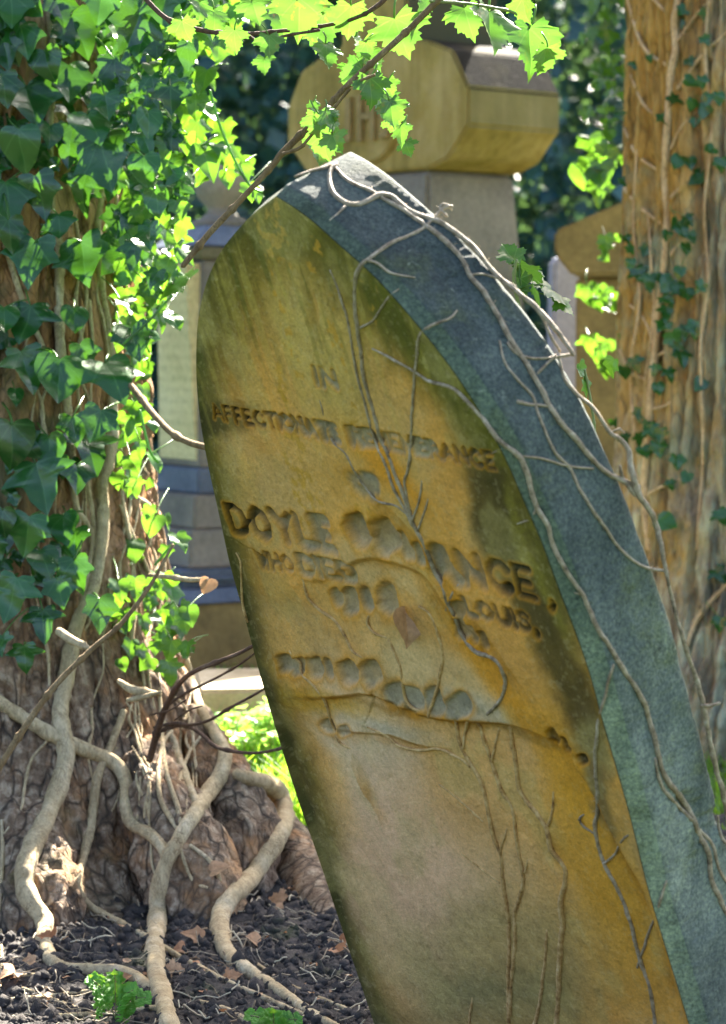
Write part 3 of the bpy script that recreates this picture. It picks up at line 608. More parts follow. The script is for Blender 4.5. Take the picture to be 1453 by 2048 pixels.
def add_leaf(soup, tpl, pos, tipdir, nrm, size, g, fold=None, curl=None, tint=None, petiole=None, pet=None):
    """pos: blade base; tipdir: direction of the tip; nrm: face direction"""
    A, T = tpl; y = np.asarray(tipdir, float); y /= np.linalg.norm(y); z = np.asarray(nrm, float); z = z - y * (z @ y); z /= np.linalg.norm(z) + 1e-9; x = np.cross(y, z)
    fo = g.uniform(.05, .45) if fold is None else fold; cu = g.uniform(-.1, .45) if curl is None else curl
    ax, ay = A[:, 0] * g.uniform(.88, 1.12), A[:, 1]; ph = g.uniform(0, 6.3)
    zc = fo * np.abs(ax) - cu * ay ** 2 * .6 - .25 * ax ** 2 + .045 * np.sin(6 * ay + ph + 3 * ax) + .05 * np.sin(9 * ax + ph * 2) * np.abs(ax)
    ax = ax + .06 * np.sin(ph) * ay ** 2
    V = pos + size * (ax[:, None] * x + ay[:, None] * y + zc[:, None] * z)
    tint = (g.uniform(0, 1), g.uniform(0, .3), g.random()) if tint is None else tint
    soup.add(V, T, None, tint, A)
    if pet is not None and petiole is not None:
        q = np.array([petiole, (np.asarray(petiole) + pos) / 2 + z * size * .12, pos]); tube(pet, spline(q, size * .18), size * .022 + .0004, 4, 0, 1, col=(.5, 0, 0))
m_ivy = leaf_mat('ivy_leaf', (.006, .042, .010), (.022, .105, .018), (.12, .34, .02), .16, .22, vein=(.12, .26, .08), vs=.3)
m_ivyr = leaf_mat('ivy_leaf_sunlit', (.02, .08, .02), (.06, .17, .03), (.20, .44, .02), .42, .30, vein=(.2, .35, .1))  # sunlit leaves: sun put into a lighter, more translucent leaf colour
DEADL = leaf_template([(0, 0), (.16, .0), (.36, .06), (.50, .22), (.50, .40), (.38, .58), (.27, .74), (.12, .9), (0, 1.08)])
m_syc = leaf_mat('sycamore_leaf', (.035, .11, .015), (.11, .20, .03), (.13, .33, .03), .38, .42, vein=(.22, .34, .08), vs=.5, blotch=(.42, .13, .02))
m_stem = bark_mat('ivy_stem', (.32, .22, .11), (.52, .40, .23), (.66, .55, .37), crack=(.15, .09, .04), scale=2.5, vert=.5, bs=.5)
m_dead, t, b = mat('dead_ivy_stem'); co = objco(t); k = ramp(t, noise(t, 90, 6, .7, co), [(.3, (.08, .05, .03)), (.46, (.27, .195, .12)), (.62, (.44, .345, .245)), (.78, (.66, .57, .46))])
t.links.new(k, b.inputs['Base Color']); b.inputs['Roughness'].default_value = .7; bump(t, b, noise(t, 400, 5, .7, co), .0015, .8)
m_face_stem, t, b = mat('stained_ivy_stem'); co = objco(t); k = ramp(t, noise(t, 90, 6, .7, co), [(.3, (.13, .06, .02)), (.42, (.40, .22, .07)), (.6, (.62, .40, .17)), (.75, (.72, .55, .33))])
t.links.new(k, b.inputs['Base Color']); b.inputs['Roughness'].default_value = .7; bump(t, b, noise(t, 400, 5, .7, co), .0015, .8)
m_twig = bark_mat('dark_twig', (.06, .03, .02), (.13, .07, .045), (.2, .13, .09), scale=4, bs=.4)
m_ptl, t, b = mat('petiole'); b.inputs['Base Color'].default_value = (.16, .19, .05, 1); b.inputs['Roughness'].default_value = .5
# crowns: boughs above the frame whose leaves dapple the ground
def crown(parent, centres, n, seed, size=.11, limbs=(), mat_=None, bark=None):
    g = np.random.default_rng(seed); s = Soup(); A = np.array([(0, 0), (.42, .3), (.3, .75), (0, 1), (-.3, .75), (-.42, .3)]); T = np.array([(0, 1, 2), (0, 2, 3), (0, 3, 4), (0, 4, 5)])
    per = max(1, n // len(centres))
    for c, rad in centres:
        for _ in range(per // 12):
            d = g.normal(0, 1, 3); d /= np.linalg.norm(d); cc = np.array(c) + d * np.array(rad) * g.uniform(.3, 1) ** .5
            for _ in range(12):
                p = cc + g.normal(0, .11, 3); y = g.normal(0, 1, 3) + [0, 0, -.5]; y /= np.linalg.norm(y); x = np.cross(y, g.normal(0, 1, 3) + [0, 0, .8]); x /= np.linalg.norm(x); sz = size * g.uniform(.6, 1.2)
                s.add(p + sz * (A[:, :1] * x + A[:, 1:] * y), T, None, (g.random(), g.random() * .2, 0), A)
    s.build('crown', mat_ or m_syc, parent)
    l = Soup()
    for P, r0, r1 in limbs:
        Q = spline(P, .08); tube(l, Q, np.linspace(r0, r1, len(Q)), 12, .1, seed)
    if limbs: l.build('limbs', bark, parent)
crown(tree_l, [((-1.0, 4.2, 5.2), (1.6, 1.5, 1.0)), ((-1.4, 3.4, 6.2), (1.5, 1.5, 1.1))], 3600, 21, .13,
      [([(-.7, 4.4, 3.9), (-.6, 4.3, 4.8), (-.2, 4.2, 5.6)], .24, .06), ([(-.7, 4.4, 4.0), (-1.2, 4.2, 5.0), (-2.0, 4.0, 6.2)], .2, .05)], bark=mbark)
SHADE = [((.92, 6.6, 2.5), (.2, .3, .34)), ((1.12, 6.55, 2.5), (.2, .3, .3)), ((2.3, 6.2, 7.4), (1.5, 1.4, .9)), ((2.6, 4.8, 7.6), (1.4, 1.4, 1.0))]  # first two: unseen low leaf clusters added to shade the soil
crown(tree_r, SHADE, 4500, 22, .12,
      [([(1.08, 5.97, 3.1), (1.9, 6.3, 4.3), (2.4, 6.5, 7.4)], .34, .05), ([(1.12, 5.93, 3.1), (2.0, 5.5, 4.2), (2.7, 5.0, 7.5)], .32, .05), ([(1.15, 6.1, 2.6), (1.0, 6.4, 2.7), (.75, 6.6, 2.65)], .07, .015)], bark=mbark2)
# ================================================================== WOODLAND behind
m_wood = leaf_mat('woodland_leaf', (.014, .055, .075), (.045, .13, .14), (.30, .55, .12), .16, .35)  # distance haze put into the leaves as a bluish tint
g = np.random.default_rng(77); s = Soup()
cl = []
for _ in range(3000):
    x = g.uniform(-7.5, 8.5); y = g.uniform(15, 25.5); z = g.uniform(.1, 7.5) ; cl.append((x, y, z, g.uniform(.35, .8)))
nl = 60; cl = np.array(cl); M = len(cl) * nl
c = np.repeat(cl, nl, 0); p = c[:, :3] + g.normal(0, 1, (M, 3)) * c[:, 3:4] * [.55, .4, .38]
y = g.normal(0, 1, (M, 3)) + [0, -.2, -.7]; y /= np.linalg.norm(y, axis=1)[:, None]; x = np.cross(y, g.normal(0, 1, (M, 3)) + [0, -.3, 1.0]); x /= np.linalg.norm(x, axis=1)[:, None]
sz = g.uniform(.07, .20, M)[:, None, None]; A = np.array([(0, 0), (.4, .45), (0, 1), (-.4, .45)])
V = p[:, None] + sz * (A[None, :, :1] * x[:, None] + A[None, :, 1:] * y[:, None]); q = np.arange(M)[:, None] * 4 + np.arange(4)
s.add(V.reshape(-1, 3), None, q, np.repeat(np.stack([g.random(M), 0 * p[:, 0], g.random(M)], 1), 4, 0), np.tile(A, (M, 1)))
tag(s.build('woodland', m_wood), 'dark blue-green wooded bank filling the blurred background', 'woodland', kind='stuff')
# ================================================================== BACKGROUND MONUMENTS
class Fr:
    def __init__(s, origin, az, tilt=0): s.o = np.array(origin, float); s.r = np.array([math.cos(az), -math.sin(az), 0]); s.d = np.array([math.sin(az), math.cos(az), 0]); s.u = np.array([0, 0, 1.])
    def __call__(s, a, b, c): return s.o + a * s.r + b * s.d + c * s.u
def prism(name, fr, poly, d0, d1, m, parent, bev=.008):
    n = len(poly); V = [fr(a, d0, c) for a, c in poly] + [fr(a, d1, c) for a, c in poly]
    bm = __import__('bmesh').new(); vs = [bm.verts.new(v) for v in V]
    bm.faces.new(vs[:n]); bm.faces.new(vs[n:][::-1])
    for i in range(n): bm.faces.new((vs[i], vs[i + n], vs[(i + 1) % n + n], vs[(i + 1) % n]))
    import bmesh
    bmesh.ops.recalc_face_normals(bm, faces=bm.faces)
    if bev: bmesh.ops.bevel(bm, geom=bm.edges[:], offset=bev, segments=2, affect='EDGES')
    me = bpy.data.meshes.new(name); bm.to_mesh(me); bm.free(); me.materials.append(m)
    ob = bpy.data.objects.new(name, me); COL.objects.link(ob)
    if parent: ob.parent = parent; ob.matrix_parent_inverse = Matrix.Translation(-parent.location)
    return ob
def frustum(name, fr, a0, b0, z0, a1, b1, z1, m, parent, bev=.006):
    import bmesh
    bm = bmesh.new(); vs = []
    for (ha, hb, z) in ((a0, b0, z0), (a1, b1, z1)):
        vs += [bm.verts.new(fr(x * ha, y * hb, z)) for x, y in ((-1, -1), (1, -1), (1, 1), (-1, 1))]
    bm.faces.new(vs[:4][::-1]); bm.faces.new(vs[4:])
    for i in range(4): j = (i + 1) % 4; bm.faces.new((vs[i], vs[j], vs[j + 4], vs[i + 4]))
    bmesh.ops.recalc_face_normals(bm, faces=bm.faces)
    if bev: bmesh.ops.bevel(bm, geom=bm.edges[:], offset=bev, segments=2, affect='EDGES')
    me = bpy.data.meshes.new(name); bm.to_mesh(me); bm.free(); me.materials.append(m)
    ob = bpy.data.objects.new(name, me); COL.objects.link(ob)
    if parent: ob.parent = parent; ob.matrix_parent_inverse = Matrix.Translation(-parent.location)
    return ob
def lathe(name, c, prof, m, parent, n=40):
    th = np.linspace(0, 2 * math.pi, n, endpoint=False); V = np.array([(c[0] + r * math.cos(a), c[1] + r * math.sin(a), c[2] + z) for r, z in prof for a in th])
    i = np.arange(len(prof) - 1)[:, None] * n; j = np.arange(n)[None]; k = (j + 1) % n
    return mesh_obj(name, V, np.stack([i + j, i + k, i + n + k, i + n + j], -1).reshape(-1, 4), m, parent)
m_ochre = stone_mat('ochre_stone', (.10, .08, .04), (.24, .185, .08), (.36, .28, .15), 2.2)
m_panel = stone_mat('lettered_panel', (.40, .36, .18), (.54, .49, .27), (.64, .59, .38), 2.2)
t = m_panel.node_tree; b = t.nodes['Principled BSDF']; src = b.inputs['Base Color'].links[0].from_socket; co = objco(t)
sz_ = N(t, 'ShaderNodeSeparateXYZ'); t.links.new(co, sz_.inputs[0]); fr_ = N(t, 'ShaderNodeMath', operation='PINGPONG'); t.links.new(sz_.outputs[2], fr_.inputs[0]); fr_.inputs[1].default_value = .016
rw = ramp(t, N(t, 'ShaderNodeMath', operation='MULTIPLY').outputs[0], [(0, (0, 0, 0)), (1, (1, 1, 1))]); mm_ = rw.node.inputs[0].links[0].from_node; t.links.new(fr_.outputs[0], mm_.inputs[0]); mm_.inputs[1].default_value = 60
rw.node.color_ramp.elements[0].position = .45; rw.node.color_ramp.elements[1].position = .6
lt_ = ramp(t, noise(t, 150, 1, .5, objco(t, (1, 1, .2))), [(.46, (0, 0, 0)), (.52, (.22, .22, .22))]); t.links.new(mix(t, src, (.10, .09, .06), mix(t, (0, 0, 0), lt_, rw)), b.inputs['Base Color'])
m_grey = stone_mat('grey_stone', (.10, .10, .10), (.19, .18, .16), (.30, .28, .24), 2.5)
m_blue = stone_mat('slate_stone', (.06, .08, .12), (.11, .14, .20), (.18, .22, .28), 2)
m_dark = stone_mat('sooty_stone', (.03, .03, .03), (.07, .07, .065), (.14, .13, .11), 4)
m_pale = stone_mat('pale_marble', (.14, .16, .24), (.20, .22, .32), (.28, .30, .40), 2)
m_kerb = stone_mat('kerb_stone', (.20, .16, .08), (.38, .33, .22), (.52, .47, .36), 4)
# gothic cross
fr = Fr(at(748, 234, 7.5), R(50)); fr.o[2] = 1.6
cx_root = empty('stone_cross', (fr.o[0], fr.o[1], 0), 'tall massive stone cross with stubby chamfered arms standing behind the leaning headstone', 'grave cross')
half = [(.19, .46), (.17, .42), (.145, .36), (.155, .22), (.24, .175), (.33, .135), (.42, .055), (.42, -.055), (.33, -.145), (.245, -.17)]
half[4:6] = [(.25, .20), (.35, .165)]
poly = half[:-1] + [(.245, -.17), (-.245, -.17)] + [(-a, c) for a, c in half[:-1][::-1]]
poly = poly[::-1]
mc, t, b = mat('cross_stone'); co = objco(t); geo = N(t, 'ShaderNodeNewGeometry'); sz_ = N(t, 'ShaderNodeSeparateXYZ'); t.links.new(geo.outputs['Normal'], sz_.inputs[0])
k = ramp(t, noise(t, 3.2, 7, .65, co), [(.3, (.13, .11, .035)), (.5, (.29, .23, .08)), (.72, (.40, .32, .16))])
up_dark = ramp(t, sz_.outputs[2], [(.10, (0, 0, 0)), (.25, (1, 1, 1))])     # darkens the upward-facing faces
sn = N(t, 'ShaderNodeMath', operation='MULTIPLY'); t.links.new(up_dark, sn.inputs[0]); t.links.new(ramp(t, noise(t, 6, 5, .6, co), [(.25, (.75, .75, .75)), (.5, (1, 1, 1))]), sn.inputs[1])
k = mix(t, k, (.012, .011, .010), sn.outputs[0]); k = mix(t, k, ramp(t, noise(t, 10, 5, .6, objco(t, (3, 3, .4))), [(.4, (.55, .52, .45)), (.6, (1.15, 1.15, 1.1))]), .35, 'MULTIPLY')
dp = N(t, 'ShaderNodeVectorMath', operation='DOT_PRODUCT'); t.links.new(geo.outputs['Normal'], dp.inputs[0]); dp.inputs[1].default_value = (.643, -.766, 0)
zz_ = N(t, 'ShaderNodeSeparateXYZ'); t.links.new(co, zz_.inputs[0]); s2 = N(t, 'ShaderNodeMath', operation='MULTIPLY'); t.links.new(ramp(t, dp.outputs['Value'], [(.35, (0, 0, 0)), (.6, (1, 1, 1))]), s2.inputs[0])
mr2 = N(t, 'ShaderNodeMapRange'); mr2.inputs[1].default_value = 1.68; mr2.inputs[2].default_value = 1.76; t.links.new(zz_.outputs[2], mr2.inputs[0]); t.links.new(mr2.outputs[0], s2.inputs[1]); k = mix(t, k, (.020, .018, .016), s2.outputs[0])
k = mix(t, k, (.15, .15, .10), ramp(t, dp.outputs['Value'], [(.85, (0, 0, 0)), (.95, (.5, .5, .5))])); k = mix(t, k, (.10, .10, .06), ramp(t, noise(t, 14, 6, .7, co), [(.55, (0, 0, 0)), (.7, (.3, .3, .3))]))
t.links.new(k, b.inputs['Base Color']); b.inputs['Roughness'].default_value = .85; bump(t, b, noise(t, 60, 6, .7, co), .004, .6)
b.inputs['Specular IOR Level'].default_value = .05
prism('cross_head', fr, poly, 0, .37, mc, cx_root, .007)
prism('boss', fr, [(.13 * math.cos(a), .13 * math.sin(a) - .01) for a in np.linspace(0, 2 * math.pi, 28, endpoint=False)], -.018, .004, mc, cx_root, .006)
let = Soup()
def bar(a0, c0, a1, c1):
    V = [fr(a, d, c) for d in (-.034, -.012) for a, c in ((a0, c0), (a1, c0), (a1, c1), (a0, c1))]
    let.add(V, None, [(0, 1, 2, 3), (7, 6, 5, 4), (0, 4, 5, 1), (1, 5, 6, 2), (2, 6, 7, 3), (3, 7, 4, 0)])
bar(-.095, -.07, -.072, .06); bar(-.04, -.075, -.02, .065); bar(-.019, -.012, .018, .008); bar(.019, -.075, .04, .065)
for a in ((.06, .045, .1, .06), (.06, -.01, .1, .004), (.06, -.07, .1, -.055), (.06, .004, .074, .045), (.086, -.055, .1, -.01)): bar(*a)
let.build('monogram', m_ochre, cx_root, False)
fs = Fr(fr(0, .185, 0), R(50)); fs.o[2] = 0
frustum('shaft', fs, .30, .24, .45, .235, .175, 1.425, m_grey, cx_root, .012)
frustum('plinth', fs, .45, .38, .0, .42, .35, .44, m_ochre, cx_root, .012)
# stepped pillar with urn
c0 = at(402, 900, 7.2); A_ = R(60); fp = Fr((c0[0], c0[1], 0), A_); fp.o = fp(-.14, .14, 0)
pl = empty('urn_monument', (fp.o[0], fp.o[1], 0), 'tall stepped pillar monument topped by an urn, its ochre panel closely lettered', 'monument')
frustum('plinth', fp, .33, .33, -.02, .325, .325, .185, m_ochre, pl); frustum('plinth_top', fp, .335, .335, .187, .29, .29, .225, m_blue, pl)
frustum('step', fp, .27, .27, .227, .275, .275, .275, m_blue, pl, .02); frustum('step', fp, .215, .215, .277, .205, .205, .385, m_grey, pl)
frustum('step', fp, .185, .185, .387, .18, .18, .484, m_grey, pl); frustum('step', fp, .16, .16, .486, .155, .155, .56, m_blue, pl)
frustum('pillar', fp, .145, .145, .562, .118, .118, 1.16, m_grey, pl)
frustum('panel', Fr(fp(0, -.135, 0), A_), .125, .012, .58, .100, .03, 1.15, m_panel, pl, .003)
frustum('cornice', fp, .135, .135, 1.162, .165, .165, 1.195, m_grey, pl); frustum('cap', fp, .165, .165, 1.197, .09, .09, 1.26, m_blue, pl)
lathe('urn', fp(0, 0, 1.26), [(.085, 0), (.09, .014), (.055, .03), (.04, .045), (.045, .06), (.07, .085), (.082, .12), (.078, .155), (.06, .17), (.065, .18), (.04, .195), (0, .205)], m_grey, pl)
# right-hand corniced monument and pale slab
c1 = at(1152, 600, 7.6); fq = Fr((c1[0], c1[1], 0), R(12))
mr_ = empty('corniced_monument', (c1[0] + .2, c1[1], 0), 'ochre monument with a heavy sloping moulded cornice, partly hidden by the right tree', 'monument')
prism('body', fq, [(0, .0), (.52, .0), (.52, 1.12), (0, 1.12)], 0, .3, m_ochre, mr_, .008)
prism('cornice', fq, [(-.005, 1.122), (.525, 1.122), (.58, 1.19), (.58, 1.26), (.26, 1.39), (-.06, 1.26), (-.06, 1.19)], -.05, .35, m_ochre, mr_, .01)
c2 = at(1108, 600, 8.3); fq2 = Fr((c2[0], c2[1], 0), R(-5)); ps = empty('marble_headstone', (c2[0] + .2, c2[1], 0), 'pale bluish marble headstone showing as a narrow strip left of the ochre corniced monument', 'headstone')
prism('slab', fq2, [(-.02, .0), (.42, .0), (.42, 1.16), (.2, 1.28), (.0, 1.2)], 0, .12, m_pale, ps, .01); prism('base', fq2, [(-.1, -.02), (.5, -.02), (.5, .14), (-.1, .14)], -.1, .22, m_pale, ps, .008)
# grave kerb slab
c3 = at(398, 1378, 5.42); fk = Fr((c3[0], c3[1], 0), R(-6)); kb = empty('grave_kerb', (c3[0] + .3, c3[1], 0), 'low flat sunlit grave kerb lying in the grass left of the leaning headstone', 'grave kerb')
prism('slab', fk, [(0, -.03), (.95, -.03), (.95, .165), (0, .165)], 0, .36, m_kerb, kb, .008)
prism('block', fk, [(.20, .166), (.34, .166), (.33, .215), (.21, .215)], .20, .33, m_kerb, kb, .008)
# ================================================================== GRASS
g = np.random.default_rng(11)
def blades(n, xr, yr, h, name, label, m, wdt=.0022, excl=None):
    x = g.uniform(*xr, n); y = yr[0] + (yr[1] - yr[0]) * g.random(n) ** 1.2
    z = gz(x, y) * np.exp(-(np.hypot(x, y - 5) / 14) ** 2) - .014
    hh = h * g.uniform(.4, 1.2, n); a = g.uniform(0, 6.28, n); lean = g.uniform(.1, .8, n)
    dx, dy = np.cos(a), np.sin(a); wv = g.uniform(.6, 1.5, n) * wdt * (1 + (y - 4) * .15)
    b0 = np.stack([x, y, z], 1); sdv = np.stack([-dy, dx, 0 * dx], 1) * wv[:, None]
    m1 = b0 + np.stack([dx * lean * .3, dy * lean * .3, 0 * dx + .6], 1) * hh[:, None]; tp = b0 + np.stack([dx * lean, dy * lean, 0 * dx + .9], 1) * hh[:, None]
    V = np.stack([b0 - sdv, b0 + sdv, m1 + sdv * .8, m1 - sdv * .8, tp], 1).reshape(-1, 3); k = np.arange(n)[:, None] * 5
    s = Soup(); s.add(V, k + np.array([3, 2, 4]), k + np.array([0, 1, 2, 3]), np.repeat(np.stack([g.random(n)] * 3, 1), 5, 0), np.tile([(0.3, 0)] * 5, (n, 1)))
    return tag(s.build(name, m), label, 'grass', kind='stuff')
m_grass = leaf_mat('grass_blade', (.04, .13, .012), (.09, .22, .02), (.45, .75, .05), .45, .4)
blades(60000, (-1.5, 2.3), (4.55, 10.5), .045, 'grass', 'short bright green grass between the graves', m_grass)
tag(blades(2600, (-.40, .02), (4.5, 5.35), .15, 'tall_grass', 'taller sunlit grass blades beside the leaning stone', m_grass, .003), None)
# ================================================================== DEAD IVY ON THE HEADSTONE
def vine(name, label, strands, m=None, grp='bare ivy stems clinging to the leaning headstone', hair=.22, bv=None, cat='ivy stem', lift=.55, n=9, fb=None, Dd=None):
    s = Soup(); root = None
    for k, P in enumerate(strands):
        r = [p[2] if len(p) > 2 else P[0][2] for p in P]
        pts = [(p[0], p[1], q * .8) for p, q in zip(P, r)]
        C_, rad = snap_path(bv or BV_STONE, pts, lift, fallback=fb, Dd=Dd)
        C_ = C_ + (np.random.default_rng(k + len(name)).normal(0, 1, C_.shape) * 0)
        L = np.linalg.norm(np.diff(C_, axis=0), axis=1).sum(); k2 = max(3, int(L / .004)); idx = np.linspace(0, len(C_) - 1, k2)
        Cq = np.stack([np.interp(idx, np.arange(len(C_)), C_[:, j]) for j in range(3)], 1); rq = np.interp(idx, np.arange(len(C_)), rad)
        w_ = fbm(np.arange(k2) * .16 + k * 9.1, 0 * idx + k, 0, 3, 51 + k) - .5; w2 = fbm(np.arange(k2) * .16 + k * 5.1, 0 * idx + 7, 0, 3, 57 + k) - .5
        Cq = Cq + CR * (w_ * rq * 1.5)[:, None] + CU * (w2 * rq * 1.5)[:, None]
        tube(s, Cq, rq, n, .18, 31 + k, hairs=int(k2 * hair * 2))
    o = s.build(name, m or (m_dead if 'side' in label or 'peak' in label or 'back edge' in label else m_face_stem))
    return tag(o, label, cat, grp)
A1 = [(590, 354, 3), (620, 343, 3.5), (652, 336, 4.5), (676, 328, 5), (664, 338, 6), (660, 360, 6), (668, 386, 6.5), (690, 404, 7), (715, 407, 7), (738, 398, 7), (762, 388, 7.5), (786, 393, 7.5), (812, 413, 7.5), (838, 429, 7), (868, 439, 7), (902, 459, 6.5), (937, 481, 6), (966, 512, 6), (990, 546, 6), (1012, 566, 6), (1042, 590, 6.5), (1072, 612, 7), (1102, 648, 7), (1126, 680, 6), (1146, 712, 6)]
A2 = [(672, 335, 4.5), (700, 362, 5), (735, 378, 5), (766, 396, 5.5), (800, 416, 5.5), (840, 441, 6), (872, 466, 7.5), (902, 492, 7), (925, 520, 6), (940, 552, 6.5), (966, 582, 7), (992, 622, 7), (1017, 672, 7), (1046, 716, 7), (1076, 770, 7), (1112, 832, 7), (1156, 882, 7.5), (1200, 937, 7), (1240, 960, 7), (1278, 975, 6)]
A3 = [(905, 412, 4), (890, 416, 4), (868, 436, 4.5), (846, 456, 5), (820, 469, 5), (790, 481, 5), (765, 496, 5), (741, 514, 5), (722, 531, 6), (712, 562, 6), (708, 602, 5.5), (715, 652, 5.5), (722, 702, 5), (731, 762, 5), (746, 822, 5), (761, 872, 5), (781, 922, 5), (801, 972, 5), (816, 1012, 5.5), (828, 1052, 6), (846, 1086, 6), (862, 1130, 6), (884, 1172, 5.5), (893, 1204, 5), (910, 1234, 5), (928, 1276, 5.5), (952, 1304, 6), (986, 1316, 6), (1010, 1348, 6), (1010, 1382, 5.5), (992, 1412, 4.5), (974, 1430, 3.5)]
vine('bare_ivy_stem', 'long twisting bare ivy stem looping over the stone peak and down its face', [A1, A2, A3,
    [(735, 521, 4), (758, 528, 4), (776, 543, 3.5), (800, 550, 3), (830, 555, 2)], [(722, 656, 3.5), (746, 641, 3), (766, 611, 3), (780, 591, 2.5), (798, 578, 2)],
    [(660, 540, 2), (681, 590, 3), (696, 641, 3.5), (706, 700, 3.5), (720, 770, 3.5), (736, 830, 3.5), (750, 880, 4), (772, 931, 4), (791, 982, 4), (812, 1022, 4), (826, 1050, 4)],
    [(915, 620, 2.5), (900, 636, 3.5), (862, 650, 4), (842, 670, 4), (835, 702, 4), (828, 770, 4), (825, 830, 4), (822, 900, 4.5), (818, 940, 4), (809, 962, 4), (815, 1002, 4), (826, 1040, 4)],
    [(845, 960, 2), (840, 1000, 3), (826, 1042, 3)], [(858, 995, 2), (848, 1030, 3), (836, 1062, 3)], [(918, 1168, 2), (905, 1188, 3), (893, 1222, 3)],
    [(660, 440, 2), (675, 428, 3), (690, 412, 3.5)], [(940, 550, 3), (965, 548, 3), (1000, 556, 3.5), (1030, 575, 4)], [(1075, 612, 3.5), (1100, 668, 3.5), (1120, 702, 4)], [(895, 434, 3.5), (880, 414, 4), (893, 407, 4), (905, 420, 2.5)],
    [(640, 800, 1.5), (664, 880, 2.5), (690, 905, 3), (720, 960, 3), (755, 1000, 3), (790, 1010, 3), (815, 1030, 3)]])
B1 = [(745, 698, 2.5), (780, 715, 3.5), (830, 745, 4), (862, 764, 4.5), (906, 775, 5), (932, 800, 5.5), (961, 830, 6), (986, 860, 6.5), (1006, 886, 6.5), (1036, 911, 7), (1056, 951, 7), (1071, 1001, 6.5), (1096, 1051, 6), (1111, 1101, 6), (1146, 1161, 6), (1166, 1192, 6), (1191, 1251, 6), (1226, 1302, 6.5), (1256, 1352, 7), (1291, 1412, 7), (1311, 1482, 7), (1326, 1540, 7), (1356, 1590, 8), (1388, 1642, 8), (1413, 1702, 7), (1433, 1782, 7), (1470, 1850, 6)]
B2 = [(1228, 1328, 3.5), (1216, 1370, 4), (1201, 1430, 4.5), (1194, 1480, 5), (1191, 1540, 5), (1195, 1600, 6), (1191, 1660, 5.5), (1206, 1720, 5.5), (1236, 1780, 6), (1263, 1850, 6), (1281, 1920, 6), (1301, 1985, 6), (1312, 2070, 6)]
vine('bare_ivy_stem', 'pale bare ivy stem running down the edge between carved face and blue-green side', [B1, B2,
    [(1072, 1018, 3), (1062, 1038, 3.5), (1035, 1048, 2)], [(985, 907, 2), (998, 900, 3), (1010, 897, 3)], [(1036, 912, 3), (1080, 916, 3.5), (1130, 931, 3.5), (1188, 936, 3)],
    [(1310, 1515, 3.5), (1318, 1555, 4.5), (1350, 1606, 5), (1385, 1640, 5)], [(1275, 1935, 3), (1290, 1890, 3.5), (1312, 1830, 3.5), (1324, 1790, 4), (1334, 1760, 2.5)],
    [(1208, 1727, 3), (1230, 1710, 3), (1246, 1680, 3), (1263, 1665, 2)], [(1191, 1668, 3.5), (1166, 1652, 3), (1159, 1637, 3), (1174, 1627, 2)], [(1390, 1650, 4), (1425, 1690, 4.5), (1440, 1740, 4.5), (1460, 1770, 4)], [(1150, 1185, 2), (1168, 1190, 3)]])
vine('bare_ivy_stem', 'thin bare ivy stem branching across the middle of the blue-green side of the stone', [
    [(1000, 682, 3), (1010, 722, 3.5), (1041, 766, 4), (1066, 792, 4), (1076, 822, 4), (1091, 862, 4), (1111, 906, 4.5), (1141, 936, 4.5), (1161, 976, 4.5), (1186, 1022, 4.5), (1211, 1056, 4.5), (1241, 1096, 4), (1272, 1122, 4), (1302, 1137, 4), (1332, 1142, 5)],
    [(1035, 802, 5), (1064, 808, 4.5), (1100, 812, 4)], [(1015, 684, 3.5), (1028, 703, 4), (1055, 715, 4), (1100, 715, 3.5), (1142, 708, 4)], [(1075, 748, 3.5), (1095, 726, 4), (1112, 710, 3.5)]])
vine('bare_ivy_stem', 'stout knotted ivy stem creeping along the sunlit back edge of the stone', [
    [(1118, 715, 4), (1130, 755, 4.5), (1155, 790, 5), (1186, 815, 5), (1206, 842, 5), (1222, 866, 5), (1240, 876, 6), (1256, 898, 7), (1261, 932, 8), (1275, 972, 9), (1297, 1016, 8), (1314, 1058, 7), (1327, 1110, 6), (1338, 1160, 5), (1348, 1210, 5), (1372, 1296, 6), (1393, 1362, 6.5), (1412, 1440, 7), (1432, 1530, 7), (1455, 1620, 8), (1480, 1700, 8)],
    [(1240, 930, 4), (1250, 960, 5), (1272, 990, 6)], [(1225, 862, 3), (1240, 858, 3), (1250, 866, 2)], [(1402, 1412, 5), (1420, 1412, 4.5), (1440, 1405, 4)], [(1437, 1632, 3), (1440, 1668, 4), (1460, 1695, 4)]])
vine('bare_ivy_stem', 'forked pair of bare ivy stems rising together up the lower face', [
    [(910, 1435, 4), (918, 1470, 4.5), (926, 1502, 5), (946, 1532, 5.5), (966, 1572, 5.5), (976, 1622, 5.5), (986, 1662, 5.5), (1001, 1712, 5), (1006, 1762, 5), (1016, 1822, 5), (1019, 1882, 5), (1016, 1962, 5.5), (1019, 2070, 6)],
    [(936, 1440, 4), (931, 1470, 4), (926, 1497, 4)], [(878, 1568, 2), (920, 1600, 3), (966, 1642, 3.5)], [(924, 1708, 2), (960, 1735, 3), (1000, 1766, 3.5)], [(1016, 1655, 2.5), (1004, 1690, 3), (1000, 1708, 3.5)],
    [(940, 1438, 4), (956, 1446, 4), (970, 1480, 4.5), (986, 1532, 5), (1006, 1582, 5), (1026, 1622, 5), (1031, 1662, 5), (1041, 1722, 5), (1048, 1755, 5), (1040, 1792, 5), (1029, 1832, 5), (1031, 1882, 5), (1023, 1952, 5), (1021, 2030, 5)],
    [(1058, 1715, 2.5), (1050, 1745, 3)], [(1000, 1455, 2.5), (990, 1498, 3), (985, 1520, 3)], [(735, 1455, 2), (770, 1470, 3.5), (802, 1492, 4), (842, 1501, 4), (880, 1497, 4), (920, 1516, 4), (940, 1534, 4)]])
